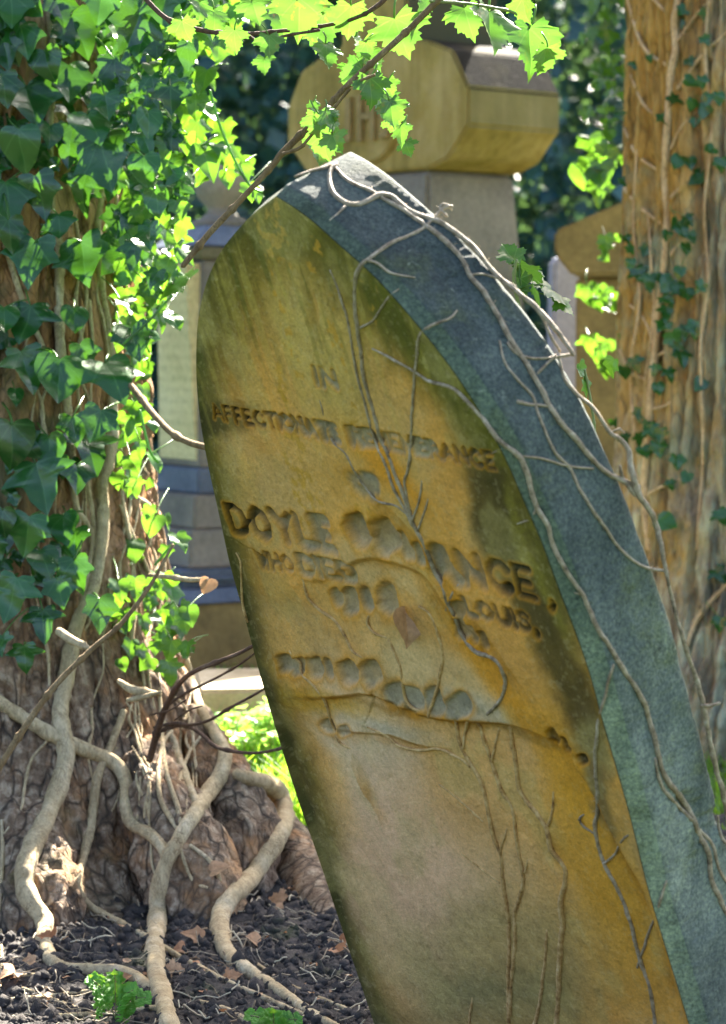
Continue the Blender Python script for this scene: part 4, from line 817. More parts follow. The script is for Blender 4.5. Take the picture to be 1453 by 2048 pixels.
vine('bare_ivy_stem', 'single thick orange-brown ivy stem right of the forked pair on the lower face', [[(1022, 1455, 5), (1031, 1512, 6), (1042, 1582, 6), (1071, 1622, 6.5), (1096, 1662, 6.5), (1106, 1702, 6.5), (1131, 1742, 7), (1123, 1802, 7), (1126, 1852, 7), (1119, 1922, 7), (1116, 1992, 7), (1112, 2070, 7)], [(1108, 1583, 2.5), (1106, 1622, 3.5), (1095, 1652, 4)]])
vine('bare_ivy_stem', 'short dark ivy stem low on the face between the forked pair and the thick stem', [[(1095, 1860, 3), (1091, 1922, 4), (1081, 1992, 4.5), (1068, 2060, 5)]])
vine('bare_ivy_stem', 'tiny dark ivy stub at the very bottom of the carved face', [[(946, 1995, 2.5), (938, 2060, 4)]])
vine('bare_ivy_stem', 'pale curling ivy tendril crossing below the eroded oval letters at the left', [[(580, 1302, 3), (590, 1316, 3.5), (603, 1326, 4), (606, 1350, 4), (631, 1376, 4), (651, 1402, 4), (666, 1452, 4), (681, 1486, 3.5), (706, 1497, 2)]])
vine('bare_ivy_stem', 'thin ivy tendril slanting across the face left of the dead leaf', [[(605, 1152, 2.5), (616, 1192, 3.5), (641, 1222, 4.5), (671, 1242, 4.5), (691, 1272, 4), (706, 1302, 4), (732, 1318, 2.5)]])
vine('bare_ivy_stem', 'ivy tendril arching down just below and right of the dead leaf', [[(865, 1235, 3), (881, 1280, 4), (886, 1322, 4.5), (876, 1372, 4.5), (859, 1420, 4.5), (857, 1434, 3)], [(838, 1212, 3), (856, 1222, 3), (866, 1238, 3)]])
vine('bare_ivy_stem', 'short hooked ivy tendril directly below the dead leaf', [[(778, 1280, 3), (800, 1330, 3.5), (810, 1390, 4.5), (824, 1414, 4.5), (846, 1422, 3)], [(742, 1225, 3), (735, 1245, 3.5), (750, 1266, 3.5), (775, 1275, 3)]])
vine('bare_ivy_stem', 'pale ivy thread hugging the left edge of the stone', [[(473, 1106, 2), (483, 1128, 3), (484, 1170, 3), (486, 1206, 3.5), (496, 1244, 3)]])
# dead leaf on the face
m_deadleaf, t, b = mat('dead_leaf'); co = objco(t); ca = N(t, 'ShaderNodeVertexColor', layer_name='Col'); sp_ = N(t, 'ShaderNodeSeparateColor'); t.links.new(ca.outputs[0], sp_.inputs[0])
k = mix(t, (.36, .14, .05), (.58, .36, .20), sp_.outputs[0]); k = mix(t, k, ramp(t, noise(t, 120, 4, .7, co), [(.3, (.6, .55, .5)), (.7, (1.2, 1.2, 1.2))]), .8, 'MULTIPLY')
t.links.new(k, b.inputs['Base Color']); b.inputs['Roughness'].default_value = .6; bump(t, b, noise(t, 160, 4, .6, co), .002, .6)
tr = N(t, 'ShaderNodeBsdfTranslucent'); t.links.new(k, tr.inputs[0]); ms_ = N(t, 'ShaderNodeMixShader'); ms_.inputs[0].default_value = .3
t.links.new(b.outputs[0], ms_.inputs[1]); t.links.new(tr.outputs[0], ms_.inputs[2]); t.links.new(ms_.outputs[0], t.nodes['Material Output'].inputs[0])
def one_leaf(name, label, cat, tpl, pos, tipd, nrm, size, seed, m, tint, grp=None, fold=None, curl=None, stalk=None):
    g = np.random.default_rng(seed); s = Soup(); A, T = tpl
    add_leaf(s, tpl, np.zeros(3), tipd, nrm, size, g, fold, curl, tint)
    V = np.concatenate(s.V); th_ = np.asarray(nrm) / np.linalg.norm(nrm) * size * .012
    o = mesh_obj(name, V + pos, [np.concatenate(s.T)], m, None, True, uv=np.concatenate(s.U), col=np.concatenate(s.C))
    if stalk is not None:
        p = Soup(); tube(p, spline(np.array(stalk), size * .1), size * .02, 5, 0, 1, col=(.2, 0, 0)); p.build('stalk', m, o)
    return tag(o, label, cat, grp)
D_ = hit(BV_STONE, 812, 1235)
lp_ = at(812, 1212, D_ - .006); st2 = [at(812, 1212, D_ - .008), at(822, 1190, D_ - .012), at(833, 1160, D_ - .014), at(838, 1142, D_ - .006)]
one_leaf('dead_leaf', 'curled orange-brown dead leaf caught on the carved face of the leaning stone', 'dead leaf', DEADL, lp_, -CU * 1 + CR * .22 - SDp * .15, -CF + CR * .5 + CU * .2, .043, 4, m_deadleaf, (.85, 0, 0), None, .75, .3, st2)
# ================================================================== IVY ON THE LEFT TREE
soil_bv = bvh_of([soil]); BV_L = bvh_of([trunk_l, root1, root2, root3, root4, soil])
ivy_l = empty('ivy_plant', at(300, 1900, 3.95), 'dense glossy ivy covering the left sycamore trunk with its thick pale looping stems', 'ivy')
def stem(P, bv=BV_L, parent=ivy_l, m=m_stem, lift=.6, n=14, hair=.25, seed=0, Dd=None, rough=.24, fb=4.0, name='stem'):
    pts = [(p[0], p[1], p[2] * .72) for p in P]; C_, rad = snap_path(bv, pts, lift, Dd=Dd, smooth=8, fallback=fb)
    for _ in range(3):
        C_[1:-1] = .25 * C_[:-2] + .5 * C_[1:-1] + .25 * C_[2:]
    s = Soup(); tube(s, C_, rad, n, rough, seed, hairs=int(len(C_) * hair)); return s.build(name, m, parent)
STEMS = [
 [(215, -30, 11), (205, 120, 12), (196, 260, 12), (202, 372, 12), (196, 446, 12), (202, 560, 12), (220, 680, 13), (226, 800, 15), (222, 905, 17), (204, 965, 18), (207, 1035, 18), (202, 1095, 18), (190, 1165, 19), (168, 1215, 22), (150, 1262, 21), (138, 1330, 23), (122, 1400, 24), (120, 1440, 24), (133, 1500, 25), (120, 1570, 25), (88, 1650, 27), (55, 1715, 28), (48, 1765, 27), (62, 1805, 25), (88, 1838, 24), (90, 1880, 24), (98, 1915, 25), (125, 1938, 22), (175, 1940, 21), (230, 1943, 21), (275, 1958, 20), (310, 1985, 16)],
 [(-30, 1388, 19), (20, 1418, 19), (70, 1450, 19), (130, 1482, 19), (190, 1508, 19), (232, 1528, 18), (252, 1560, 18), (252, 1610, 17), (264, 1648, 17), (300, 1668, 17), (325, 1695, 17), (338, 1725, 18)],
 [(362, 1300, 9), (382, 1350, 10), (402, 1420, 13), (436, 1474, 17), (452, 1512, 20), (440, 1552, 22), (412, 1592, 23), (382, 1640, 24), (352, 1688, 25), (330, 1730, 24), (318, 1785, 25), (314, 1845, 26), (310, 1900, 27), (314, 1955, 28), (330, 2015, 29), (345, 2080, 30)],
 [(470, 1546, 14), (495, 1556, 20), (530, 1566, 24), (558, 1590, 27), (568, 1628, 28), (560, 1672, 28), (535, 1712, 28), (512, 1745, 27), (484, 1772, 26), (456, 1802, 25), (440, 1838, 25), (444, 1882, 24), (468, 1922, 22), (510, 1952, 19), (560, 1982, 17), (620, 2025, 15), (690, 2065, 12)],
 [(248, 1420, 8), (238, 1450, 11), (218, 1500, 12), (196, 1548, 14), (188, 1605, 14), (180, 1660, 14), (168, 1715, 12), (156, 1758, 11), (166, 1796, 10), (200, 1824, 10), (250, 1850, 10), (300, 1878, 10), (350, 1908, 10), (400, 1936, 10), (450, 1962, 9), (520, 1992, 9), (600, 2026, 8), (700, 2065, 8)],
 [(465, 1898, 4), (520, 1932, 6), (570, 1966, 6), (640, 1996, 6), (740, 2036, 6)],
 [(315, 1330, 5), (322, 1420, 6), (326, 1498, 7), (336, 1555, 7), (356, 1612, 7), (362, 1655, 7)],
 [(322, 1440, 9), (342, 1474, 11), (358, 1520, 13), (374, 1562, 13), (388, 1600, 14), (398, 1620, 14)],
 [(402, 1472, 4), (378, 1508, 6), (358, 1560, 6), (350, 1602, 6)],
 [(345, 1462, 5), (328, 1482, 6), (317, 1545, 7), (322, 1600, 7), (342, 1636, 7), (362, 1668, 7)],
 [(152, 1278, 3), (126, 1325, 3.5), (112, 1405, 4), (98, 1475, 4), (64, 1516, 4.5), (50, 1570, 4.5), (42, 1620, 4), (8, 1668, 3)],
 [(92, -20, 10), (99, 40, 11), (107, 120, 11), (100, 260, 11), (105, 420, 12), (120, 500, 13), (118, 600, 13), (124, 720, 14), (140, 860, 12), (150, 1000, 10), (158, 1025, 9), (184, 1068, 9), (178, 1130, 9), (160, 1210, 8)],
 [(-10, 380, 8), (2, 446, 9), (25, 537, 9), (46, 602, 9), (72, 660, 8), (104, 735, 8), (122, 800, 8)],
 [(170, 940, 8), (180, 1000, 9), (188, 1060, 9), (192, 1120, 10), (176, 1195, 10)],
 [(245, -20, 6), (236, 100, 7), (231, 200, 8), (233, 300, 8), (229, 363, 8), (234, 420, 8), (238, 533, 8), (236, 620, 8), (226, 700, 8)],
 [(162, 930, 2.5), (167, 1000, 3), (160, 1050, 3), (162, 1110, 3), (150, 1180, 3)],
 [(222, 968, 8), (250, 978, 8), (278, 1000, 9), (300, 1012, 9), (304, 1040, 7)],
 [(236, 900, 7), (245, 1000, 8), (262, 1100, 8), (270, 1200, 8), (262, 1290, 8)],
 [(286, 1010, 5), (298, 1080, 7), (312, 1130, 8), (300, 1200, 7), (318, 1260, 8), (340, 1310, 8), (362, 1340, 7)],
 [(320, 1080, 7), (326, 1120, 8), (334, 1200, 8), (360, 1280, 9), (378, 1340, 9)],
 [(240, 1010, 4), (262, 1060, 5), (300, 1150, 5), (310, 1180, 4)],
 [(-20, 1958, 5), (40, 1952, 6), (100, 1946, 5), (130, 1938, 4)], [(-20, 2002, 6), (60, 1996, 6), (130, 1988, 5), (205, 1978, 4)],
 [(45, 1976, 4), (110, 2000, 6), (160, 2020, 7), (210, 2050, 8)], [(90, 2034, 8), (160, 2030, 9), (240, 2026, 9), (315, 2016, 10)],
 [(398, 2004, 8), (440, 2016, 11), (480, 2034, 12), (520, 2060, 12)], [(4, 1640, 5), (6, 1700, 6), (2, 1780, 6), (-6, 1850, 6)], [(2, 1860, 4), (4, 1940, 5), (-4, 2000, 5)],
 [(245, 1980, 4), (262, 2010, 6), (290, 2045, 6)], [(380, 1690, 5), (410, 1712, 6), (432, 1735, 7), (440, 1762, 6)], [(360, 1690, 4), (375, 1740, 5), (392, 1768, 5), (415, 1775, 4)],
 [(55, 700, 3), (85, 720, 4), (70, 790, 4), (62, 860, 3)], [(178, 600, 6), (186, 700, 6), (180, 800, 7), (190, 900, 7)], [(150, 430, 5), (160, 520, 6), (152, 610, 6), (168, 700, 6)],
]
g_ = np.random.default_rng(88)
for _ in range(16):
    x = g_.uniform(20, 330); y = g_.uniform(420, 1250) if x < 240 else g_.uniform(900, 1250); P = [(x, y, g_.uniform(2, 4))]
    for _k in range(g_.integers(4, 8)): x += g_.normal(4, 14); y += g_.uniform(35, 70); P.append((x, y, g_.uniform(2.5, 6)))
    STEMS.append(P)
for _ in range(10):
    x = g_.uniform(250, 420); y = g_.uniform(1340, 1500); P = [(x, y, 2)]
    for _k in range(g_.integers(4, 7)): x += g_.normal(4, 16); y += g_.uniform(30, 55); P.append((x, y, g_.uniform(2.5, 5)))
    STEMS.append(P)
for i_, P in enumerate(STEMS): stem(P, seed=i_, n=16 if P[len(P) // 2][2] > 12 else 9, hair=.5 if P[len(P) // 2][2] > 9 else .2)
def bv_depth(bv, x, y, default):
    d = hit(bv, x, y); return d if d else default
g = np.random.default_rng(2024); fol = Soup(); young = Soup(); pts_ = young
TPL = [IVY, IVY, IVY2, IVY3]
def ivy_at(x, y, w_, g, soup, off=None, tipa=None, edge=3.98, tpl=None, bv=BV_L, face=None, tint=None, stalk=True, scale=FPX):
    D = bv_depth(bv, x, y, edge); D = D if D < edge + .25 else edge + .1
    D -= (g.uniform(.02, .11) if off is None else off)
    a = (g.normal(0, .55) if tipa is None else tipa)           # 0: tip hangs straight down
    tip = -CU * math.cos(a) + CR * math.sin(a) - CF * g.uniform(-.1, .7)
    nrm = (-CF + CU * g.uniform(.15, .9) + CR * g.uniform(-.6, .6)) if face is None else face
    size = w_ / scale * D / 1.05; pos = at(x, y, D) - tip / np.linalg.norm(tip) * size * .45
    pet = pos + CF * g.uniform(.04, .09) + CU * g.uniform(.0, .05) + CR * g.uniform(-.04, .04)
    add_leaf(soup, tpl or TPL[g.integers(4)], pos, tip, nrm, size, g, tint=tint, petiole=pet if stalk else None, pet=pts_ if stalk else None)
BIG = [(157, 70, 85, .4), (50, 78, 70, .5), (268, 68, 92, -.3), (140, 165, 80, .2), (231, 153, 72, .1), (62, 210, 96, .4), (42, 300, 78, .1), (140, 290, 70, -.2), (210, 322, 98, .3), (82, 392, 78, .3), (165, 380, 72, -.3), (165, 520, 90, .2), (62, 525, 92, -.2), (20, 400, 84, .4), (100, 272, 50, 0), (186, 252, 76, .5), (12, 107, 60, .3), (297, 248, 52, 0), (343, 198, 60, .2), (376, 111, 50, 0), (289, 339, 56, .1), (314, 405, 52, .2), (268, 508, 52, -.2), (300, 475, 50, .1), (25, 20, 70, .2), (200, 12, 70, -.2), (120, 20, 60, .3), (330, 20, 70, .1), (95, 130, 60, .3), (8, 180, 60, .2), (215, 215, 50, .3),
       (54, 645, 76, -.2), (120, 760, 85, .1), (227, 757, 92, .6), (54, 740, 74, .4), (268, 687, 72, .3), (25, 890, 82, 0), (99, 905, 64, .1), (177, 900, 80, .5), (149, 860, 54, .2), (194, 852, 64, -.3), (85, 970, 90, .4), (128, 1058, 64, .2), (54, 1070, 70, -.2), (124, 1120, 60, .1), (90, 1125, 56, .5), (25, 1195, 76, -.3), (153, 1150, 62, .2), (87, 1248, 60, .1), (202, 1228, 60, .2), (157, 955, 54, .3), (5, 1046, 52, 0), (50, 1315, 46, .1), (4, 1290, 40, 0), (120, 1185, 56, .3), (150, 1080, 50, 0), (170, 715, 52, .5), (10, 640, 55, .2), (150, 640, 48, .2), (20, 470, 60, .1), (120, 452, 52, .2)]
for x, y, w_, a in BIG: ivy_at(x, y, w_ * 1.22, g, fol, off=g.uniform(.07, .13), tipa=a * .8)
LIT = [(392, 210, 60, .1), (415, 322, 84, .5), (350, 565, 98, -1.0), (440, 100, 58, 0), (231, 1030, 52, .5), (305, 1050, 48, -.3), (310, 926, 48, .4), (363, 1083, 46, .6), (347, 1190, 58, .4), (272, 1178, 50, .1), (380, 1232, 48, .3), (359, 1261, 42, .2), (268, 1100, 54, .2), (340, 1345, 52, .1), (340, 1300, 44, -.2), (262, 1300, 46, .1), (400, 270, 60, .2), (378, 290, 50, .1), (440, 300, 40, .4), (455, 360, 40, .2), (490, 345, 44, .5), (375, 370, 56, .3), (330, 300, 52, .1), (360, 420, 46, .3), (335, 480, 54, .2), (310, 540, 50, .4), (325, 635, 60, .3), (350, 645, 46, .6), (300, 590, 48, .1), (290, 790, 46, .2), (305, 850, 38, .4), (270, 820, 42, .1), (282, 900, 34, .2), (240, 1180, 46, .2), (250, 1240, 50, .3), (290, 1250, 44, .2), (320, 1180, 40, .3), (330, 150, 56, .2), (300, 100, 50, .1), (345, 80, 50, .4), (410, 60, 50, .2), (460, 85, 44, .1), (385, 30, 52, .3), (470, 30, 50, .2), (515, 395, 30, .3), (500, 385, 40, .2)]
for x, y, w_, a in LIT:
    ivy_at(x, y, w_, g, young, off=g.uniform(-.02, .12), tipa=a, edge=4.05, face=(-CF * g.uniform(.3, 1) + CU * g.uniform(.3, 1.1) + CR * g.uniform(-.2, .8)), stalk=g.random() < .6)
def fill(n, reg, lo, hi, soup, offr, edge=4.05, litface=False):
    k = 0
    while k < n:
        x = g.uniform(reg[0], reg[2]); y = g.uniform(reg[1], reg[3])
        if reg[4](x, y):
            ivy_at(x, y, g.uniform(lo, hi), g, soup, off=g.uniform(*offr), edge=edge, face=(-CF * g.uniform(.2, 1) + CU * g.uniform(.3, 1.1) + CR * g.uniform(-.4, 1.0)) if litface else None, stalk=g.random() < .35)
            k += 1
fill(70, (-40, -40, 300, 480, lambda x, y: True), 34, 72, fol, (.01, .09))
fill(6, (-30, 480, 260, 900, lambda x, y: not (130 < x < 230)), 30, 60, fol, (.01, .07))
fill(14, (-30, 860, 210, 1230, lambda x, y: x < 175 + (y - 900) * .1), 28, 58, fol, (.02, .08))
fill(135, (215, -40, 500, 560, lambda x, y: x < np.interp(y, [-40, 60, 120, 200, 330, 400, 480, 560], [500, 480, 395, 430, 470, 370, 350, 360]) + 10), 34, 70, young, (-.20, .12), litface=True)
fill(55, (215, -40, 440, 560, lambda x, y: x < np.interp(y, [-40, 60, 120, 200, 330, 400, 480, 560], [440, 440, 370, 400, 420, 340, 320, 330])), 40, 72, fol, (.05, .15))
fill(60, (235, 540, 350, 960, lambda x, y: x < np.interp(y, [540, 650, 700, 800, 960], [350, 340, 300, 290, 270])), 24, 50, young, (-.12, .10), litface=True)
fill(60, (225, 950, 400, 1340, lambda x, y: x < np.interp(y, [950, 1080, 1250, 1340], [300, 350, 385, 380])), 22, 42, young, (-.08, .10), litface=True)
# leggy shoot on the right of the mass, with a curled bunch at its end
for P in ([(420, 180), (440, 250), (470, 320), (500, 370), (525, 385)], [(280, 820), (300, 900), (318, 925)], [(310, 1130), (345, 1090), (363, 1083)], [(245, 690), (300, 640), (345, 590)]):
    tube(pts_, np.array([at(x, y, 3.95) for x, y in spline(np.array([(a, b_, 0) for a, b_ in P], float), 8)[:, :2]]), .0022, 6, .1, 2, col=(.5, 0, 0))
fol.build('foliage', m_ivy, ivy_l); young.build('sunlit_foliage', m_ivyr, ivy_l)
# ================================================================== IVY ON THE RIGHT TREE
BV_R = bvh_of([trunk_r])
ivy_r = empty('ivy_plant', at(1290, 1000, 5.45), 'sparse young ivy climbing the right tree in a ladder of paired side shoots', 'ivy')
RS = [[(1420, -20, 4), (1412, 120, 5), (1425, 260, 5), (1410, 420, 5), (1418, 560, 6), (1402, 700, 6), (1408, 900, 6), (1395, 1100, 6)], [(1275, 300, 4), (1268, 450, 4), (1280, 600, 5), (1262, 740, 5), (1272, 880, 5)], [(1362, -20, 10), (1350, 40, 11), (1353, 100, 11), (1344, 140, 11), (1337, 240, 11), (1332, 308, 11), (1331, 360, 11), (1335, 428, 11), (1331, 513, 11), (1322, 582, 11), (1312, 698, 11), (1303, 790, 11), (1295, 908, 11), (1290, 990, 11), (1300, 1100, 10)],
 [(1254, -10, 4), (1276, 68, 5), (1297, 106, 5), (1338, 132, 5)], [(1305, -5, 4), (1328, 20, 5), (1348, 36, 5)], [(1262, 150, 4), (1287, 208, 4.5), (1321, 238, 4.5)], [(1249, 256, 4), (1276, 311, 5), (1325, 346, 5)], [(1249, 376, 5), (1276, 410, 5), (1327, 450, 5)],
 [(1415, 5, 3.5), (1382, 44, 4.5), (1356, 82, 5)], [(1460, 60, 4), (1403, 113, 5), (1356, 178, 5)], [(1395, 222, 3.5), (1362, 256, 4.5), (1342, 298, 4.5)], [(1373, 362, 4), (1342, 396, 5)], [(1362, 482, 4), (1342, 510, 5)],
 [(1260, 610, 3.5), (1290, 640, 4), (1312, 700, 4)], [(1240, 700, 3.5), (1262, 745, 4), (1296, 760, 4)], [(1385, 650, 3), (1350, 690, 4), (1318, 710, 4)], [(1360, 790, 3), (1330, 812, 4), (1305, 818, 4)], [(1370, 955, 3), (1320, 975, 4), (1295, 990, 4)],
 [(1297, 430, 4), (1303, 520, 4), (1309, 600, 4), (1303, 680, 4), (1290, 760, 3)], [(1460, 1165, 7), (1425, 1200, 8), (1395, 1240, 8), (1375, 1290, 8)]]
for i_, P in enumerate(RS): stem(P, bv=BV_R, parent=ivy_r, seed=60 + i_, n=10, hair=.05, fb=5.5)
fol = Soup(); young = Soup(); pts_ = young
RL = [(1365, 22, 28), (1370, 48, 24), (1412, 30, 34), (1412, 80, 24), (1380, 125, 24), (1385, 165, 34), (1405, 165, 26), (1357, 200, 38), (1385, 210, 26), (1415, 200, 28), (1408, 222, 32), (1438, 198, 28), (1332, 238, 30), (1390, 245, 22), (1420, 300, 26), (1355, 325, 32), (1380, 325, 28), (1398, 355, 40), (1442, 330, 28), (1378, 440, 24), (1350, 450, 28), (1365, 462, 30), (1385, 475, 26), (1372, 498, 24), (1335, 472, 24), (1268, 130, 20), (1300, 118, 16), (1358, 545, 26), (1334, 570, 36), (1362, 580, 32), (1375, 588, 30), (1400, 575, 26), (1335, 600, 30), (1333, 628, 34), (1325, 655, 30), (1350, 680, 36), (1370, 665, 28), (1392, 660, 36), (1355, 700, 28), (1325, 560, 24), (1365, 718, 34), (1400, 770, 30), (1340, 750, 28), (1310, 740, 24), (1318, 778, 26), (1272, 730, 32), (1250, 745, 28), (1280, 830, 30), (1295, 850, 26), (1305, 865, 30), (1280, 880, 28), (1322, 870, 28), (1290, 905, 28), (1318, 898, 34), (1355, 925, 30), (1372, 955, 26), (1342, 970, 20), (1335, 1045, 42), (1445, 1035, 34), (1440, 1150, 34), (1440, 1250, 30), (1262, 500, 22), (1293, 502, 30), (1262, 530, 26), (1280, 550, 32), (1300, 565, 34), (1256, 480, 20), (1250, 365, 22), (1242, 232, 22), (1235, 850, 28), (1250, 880, 24)]
for x, y, w_ in RL: ivy_at(x, y, w_ * 1.1, g, fol, off=g.uniform(.01, .06), edge=5.9, bv=BV_R, stalk=g.random() < .4)
RY = [(1195, 15, 34), (1225, 10, 36), (1190, 70, 34), (1212, 65, 44), (1172, 78, 28), (1220, 100, 30), (1205, 130, 34), (1222, 145, 34), (1210, 165, 34), (1196, 150, 26), (1225, 170, 26), (1178, 230, 30), (1215, 220, 26), (1232, 245, 22), (1190, 290, 56), (1225, 270, 34), (1170, 350, 62), (1210, 350, 60), (1205, 390, 50), (1230, 310, 32), (1196, 325, 40), (1220, 485, 36), (1215, 500, 32), (1240, 478, 20), (1182, 590, 50), (1205, 605, 44), (1215, 585, 34), (1225, 620, 30), (1195, 580, 30), (1240, 615, 26), (1188, 690, 44), (1222, 735, 40), (1200, 715, 28), (1232, 690, 26), (1240, 40, 30), (1236, 120, 26), (1238, 190, 24), (1228, 335, 30), (1212, 300, 36)]
RY = [(a - 6, b_, c) for a, b_, c in RY] + [(a + g.uniform(-16, 22), b_ + g.uniform(-26, 26), c * .8) for a, b_, c in RY]
for x, y, w_ in RY: ivy_at(x, y, w_ * .95, g, young, off=g.uniform(-.1, .08), edge=6.02, bv=BV_R, face=(-CF * g.uniform(.3, 1) + CU * g.uniform(.3, 1.1) + CR * g.uniform(-.6, .3)), stalk=g.random() < .5)
fol.build('foliage', m_ivy, ivy_r); young.build('sunlit_foliage', m_ivyr, ivy_r)
# ================================================================== SYCAMORE BRANCH ACROSS THE TOP
br = empty('sycamore_branch', at(900, -60, 2.9), 'thin brown sycamore branch with yellow-green toothed leaves hanging across the top of the picture', 'branch')
def free_stem(P, D0, D1, name, m, parent, seed=0, n=9, hairs=0, smoothk=0):
    q = spline(np.array([(a, b_, c) for a, b_, c in P], float), 6.0); D = np.linspace(D0, D1, len(q)); s = Soup()
    C_ = np.array([at(a, b_, d) for (a, b_, _), d in zip(q, D)]); r_ = q[:, 2] / FPX * D
    nodes = 1 + .35 * (np.abs(((np.arange(len(q)) * 6 / 95.) % 1) - .5) < .05)
    tube(s, C_, r_ * nodes, n, .08, seed, hairs=hairs)
    return s.build(name, m, parent)
m_br = bark_mat('branch_bark', (.12, .07, .03), (.22, .14, .06), (.32, .23, .12), scale=4, bs=.4)
free_stem([(1100, -260, 11), (980, -120, 9), (885, -10, 7), (822, 55, 6.5), (760, 112, 6.5), (690, 176, 6), (640, 232, 6), (566, 305, 7), (545, 332, 6), (480, 402, 6), (420, 466, 6.5), (366, 532, 6)], 3.1, 3.05, 'stem', m_br, br, 1)
free_stem([(240, -60, 5), (322, 28, 5), (372, 52, 5), (430, 65, 5), (500, 68, 4.5), (562, 62, 4), (610, 58, 4), (700, 40, 4), (760, 8, 5), (800, -40, 6)], 3.25, 3.1, 'stem', m_twig, br, 2)
free_stem([(566, 308, 4), (600, 296, 3.5), (622, 272, 3), (700, 178, 3)], 3.05, 3.04, 'stem', m_br, br, 3)
free_stem([(690, 178, 3), (712, 165, 3), (750, 150, 3)], 3.05, 3.02, 'stem', m_br, br, 4)
free_stem([(860, 2, 3), (940, 8, 3), (1020, 22, 3), (1034, 30, 2.5)], 3.08, 3.1, 'stem', m_ptl, br, 5)
free_stem([(640, 60, 3), (560, 75, 3), (540, 100, 2.5), (500, 72, 2.5)], 3.05, 3.1, 'stem', m_twig, br, 6)
sl = Soup(); pts_ = sl; g = np.random.default_rng(9)
SL = [(1065, 95, 108, .15, 2), (985, 60, 105, .25, 1), (1090, 120, 70, -.2, 1), (1050, 20, 60, .3, 2), (935, 40, 78, .2, 1), (845, 20, 66, -.5, 1), (800, 70, 96, .3, 1), (700, 40, 74, -.1, 1), (720, 95, 60, .4, 1), (640, 60, 86, -.2, 3), (600, 30, 90, .1, 3), (560, 40, 80, .3, 3), (540, 90, 54, .1, 1), (655, 110, 60, .2, 1), (470, 80, 52, 0, 1), (430, 40, 60, .1, 1), (510, 20, 60, .3, 1),
      (745, 180, 66, .2, 2), (760, 205, 82, .4, 2), (785, 225, 60, .3, 2), (700, 152, 50, -.6, 2), (705, 145, 56, -1.2, 2), (780, 175, 40, .2, 2), (805, 270, 50, .25, 3), (815, 295, 36, .2, 3), (790, 250, 44, .3, 3), (745, 120, 56, .7, 1), (735, 100, 40, .2, 1),
      (630, 215, 30, .3, 1), (665, 240, 56, .7, 1), (640, 250, 60, .1, 1), (620, 262, 34, -.2, 1), (650, 290, 70, .1, 1), (672, 285, 50, .4, 1), (640, 310, 50, 0, 1), (400, 20, 50, 0, 1), (370, 60, 50, .3, 1), (530, 130, 44, 0, 1)]
for x, y, w_, a, kd in SL:
    D = 3.08 + g.uniform(-.1, .16); tip = -CU * math.cos(a) + CR * math.sin(a) + CF * g.uniform(-.5, .5)
    nrm = -CF * g.uniform(.4, 1) + CU * g.uniform(.2, 1.0) + CR * g.uniform(-.7, .7); size = w_ / FPX * D / 1.02 * .88
    pos = at(x, y, D) - tip / np.linalg.norm(tip) * size * .45
    add_leaf(sl, SYC, pos, tip, nrm, size, g, fold=g.uniform(.1, .5), curl=g.uniform(0, .6), tint=(g.uniform(.2, 1) if kd != 2 else .1, {1: .25, 2: .25, 3: 1.0}[kd], 0), petiole=pos + CU * size * .5 + CR * g.uniform(-.01, .01), pet=pts_)
sl.build('foliage', m_syc, br)
# sprig of lit leaves rising behind the right shoulder of the stone
sp1 = empty('sycamore_seedling', at(1060, 700, 3.3), 'sprig of bright sunlit toothed leaves rising behind the right shoulder of the leaning stone', 'seedling'); s = Soup(); pt = s; g = np.random.default_rng(19)
free_stem([(1330, 2200, 7), (1230, 1500, 6), (1120, 1000, 5), (1070, 760, 5), (1040, 620, 4), (1028, 560, 3.5), (1034, 520, 3)], 3.35, 3.12, 'stem', m_ptl, sp1, 8)
for x, y, w_, a in [(1018, 505, 44, -2.6), (1035, 535, 50, .6), (1060, 545, 60, 1.0), (1085, 565, 60, .9), (1045, 575, 44, .3), (1075, 590, 54, .4), (1110, 590, 62, .8), (1130, 610, 40, .9), (1025, 515, 36, -2.2)]:
    D = 3.12 + g.uniform(-.03, .08); tip = -CU * math.cos(a) + CR * math.sin(a) + CF * g.uniform(-.2, .5); nrm = CU * 1.0 - CF * g.uniform(.1, .7) + CR * g.uniform(-.3, .3); size = w_ / FPX * D
    pos = at(x, y, D) - tip / np.linalg.norm(tip) * size * .45; add_leaf(s, SYC, pos, tip, nrm, size * 1.05, g, tint=(g.random(), .1, 0), petiole=at(1036, 580, 3.14), pet=pt)
s.build('foliage', m_syc, sp1)
sp2 = empty('ivy_sprig', at(1190, 900, 3.2), 'few bright ivy leaves glowing just behind the back edge of the leaning stone', 'ivy'); s = Soup()
for x, y, w_, a in [(1165, 745, 44, .4), (1172, 775, 40, .3), (1225, 735, 40, -.2)]:
    D = 3.3; tip = -CU * math.cos(a) + CR * math.sin(a) + CF * .3; size = w_ / FPX * D; add_leaf(s, IVY, at(x, y, D) - tip * size * .4, tip, CU - CF * .5, size, g, tint=(.9, .1, 0))
s.build('foliage', m_ivyr, sp2); free_stem([(1420, 2130, 5), (1290, 1400, 4), (1205, 960, 3), (1185, 820, 3), (1170, 740, 2.5)], 3.35, 3.3, 'stem', m_ptl, sp2, 8)
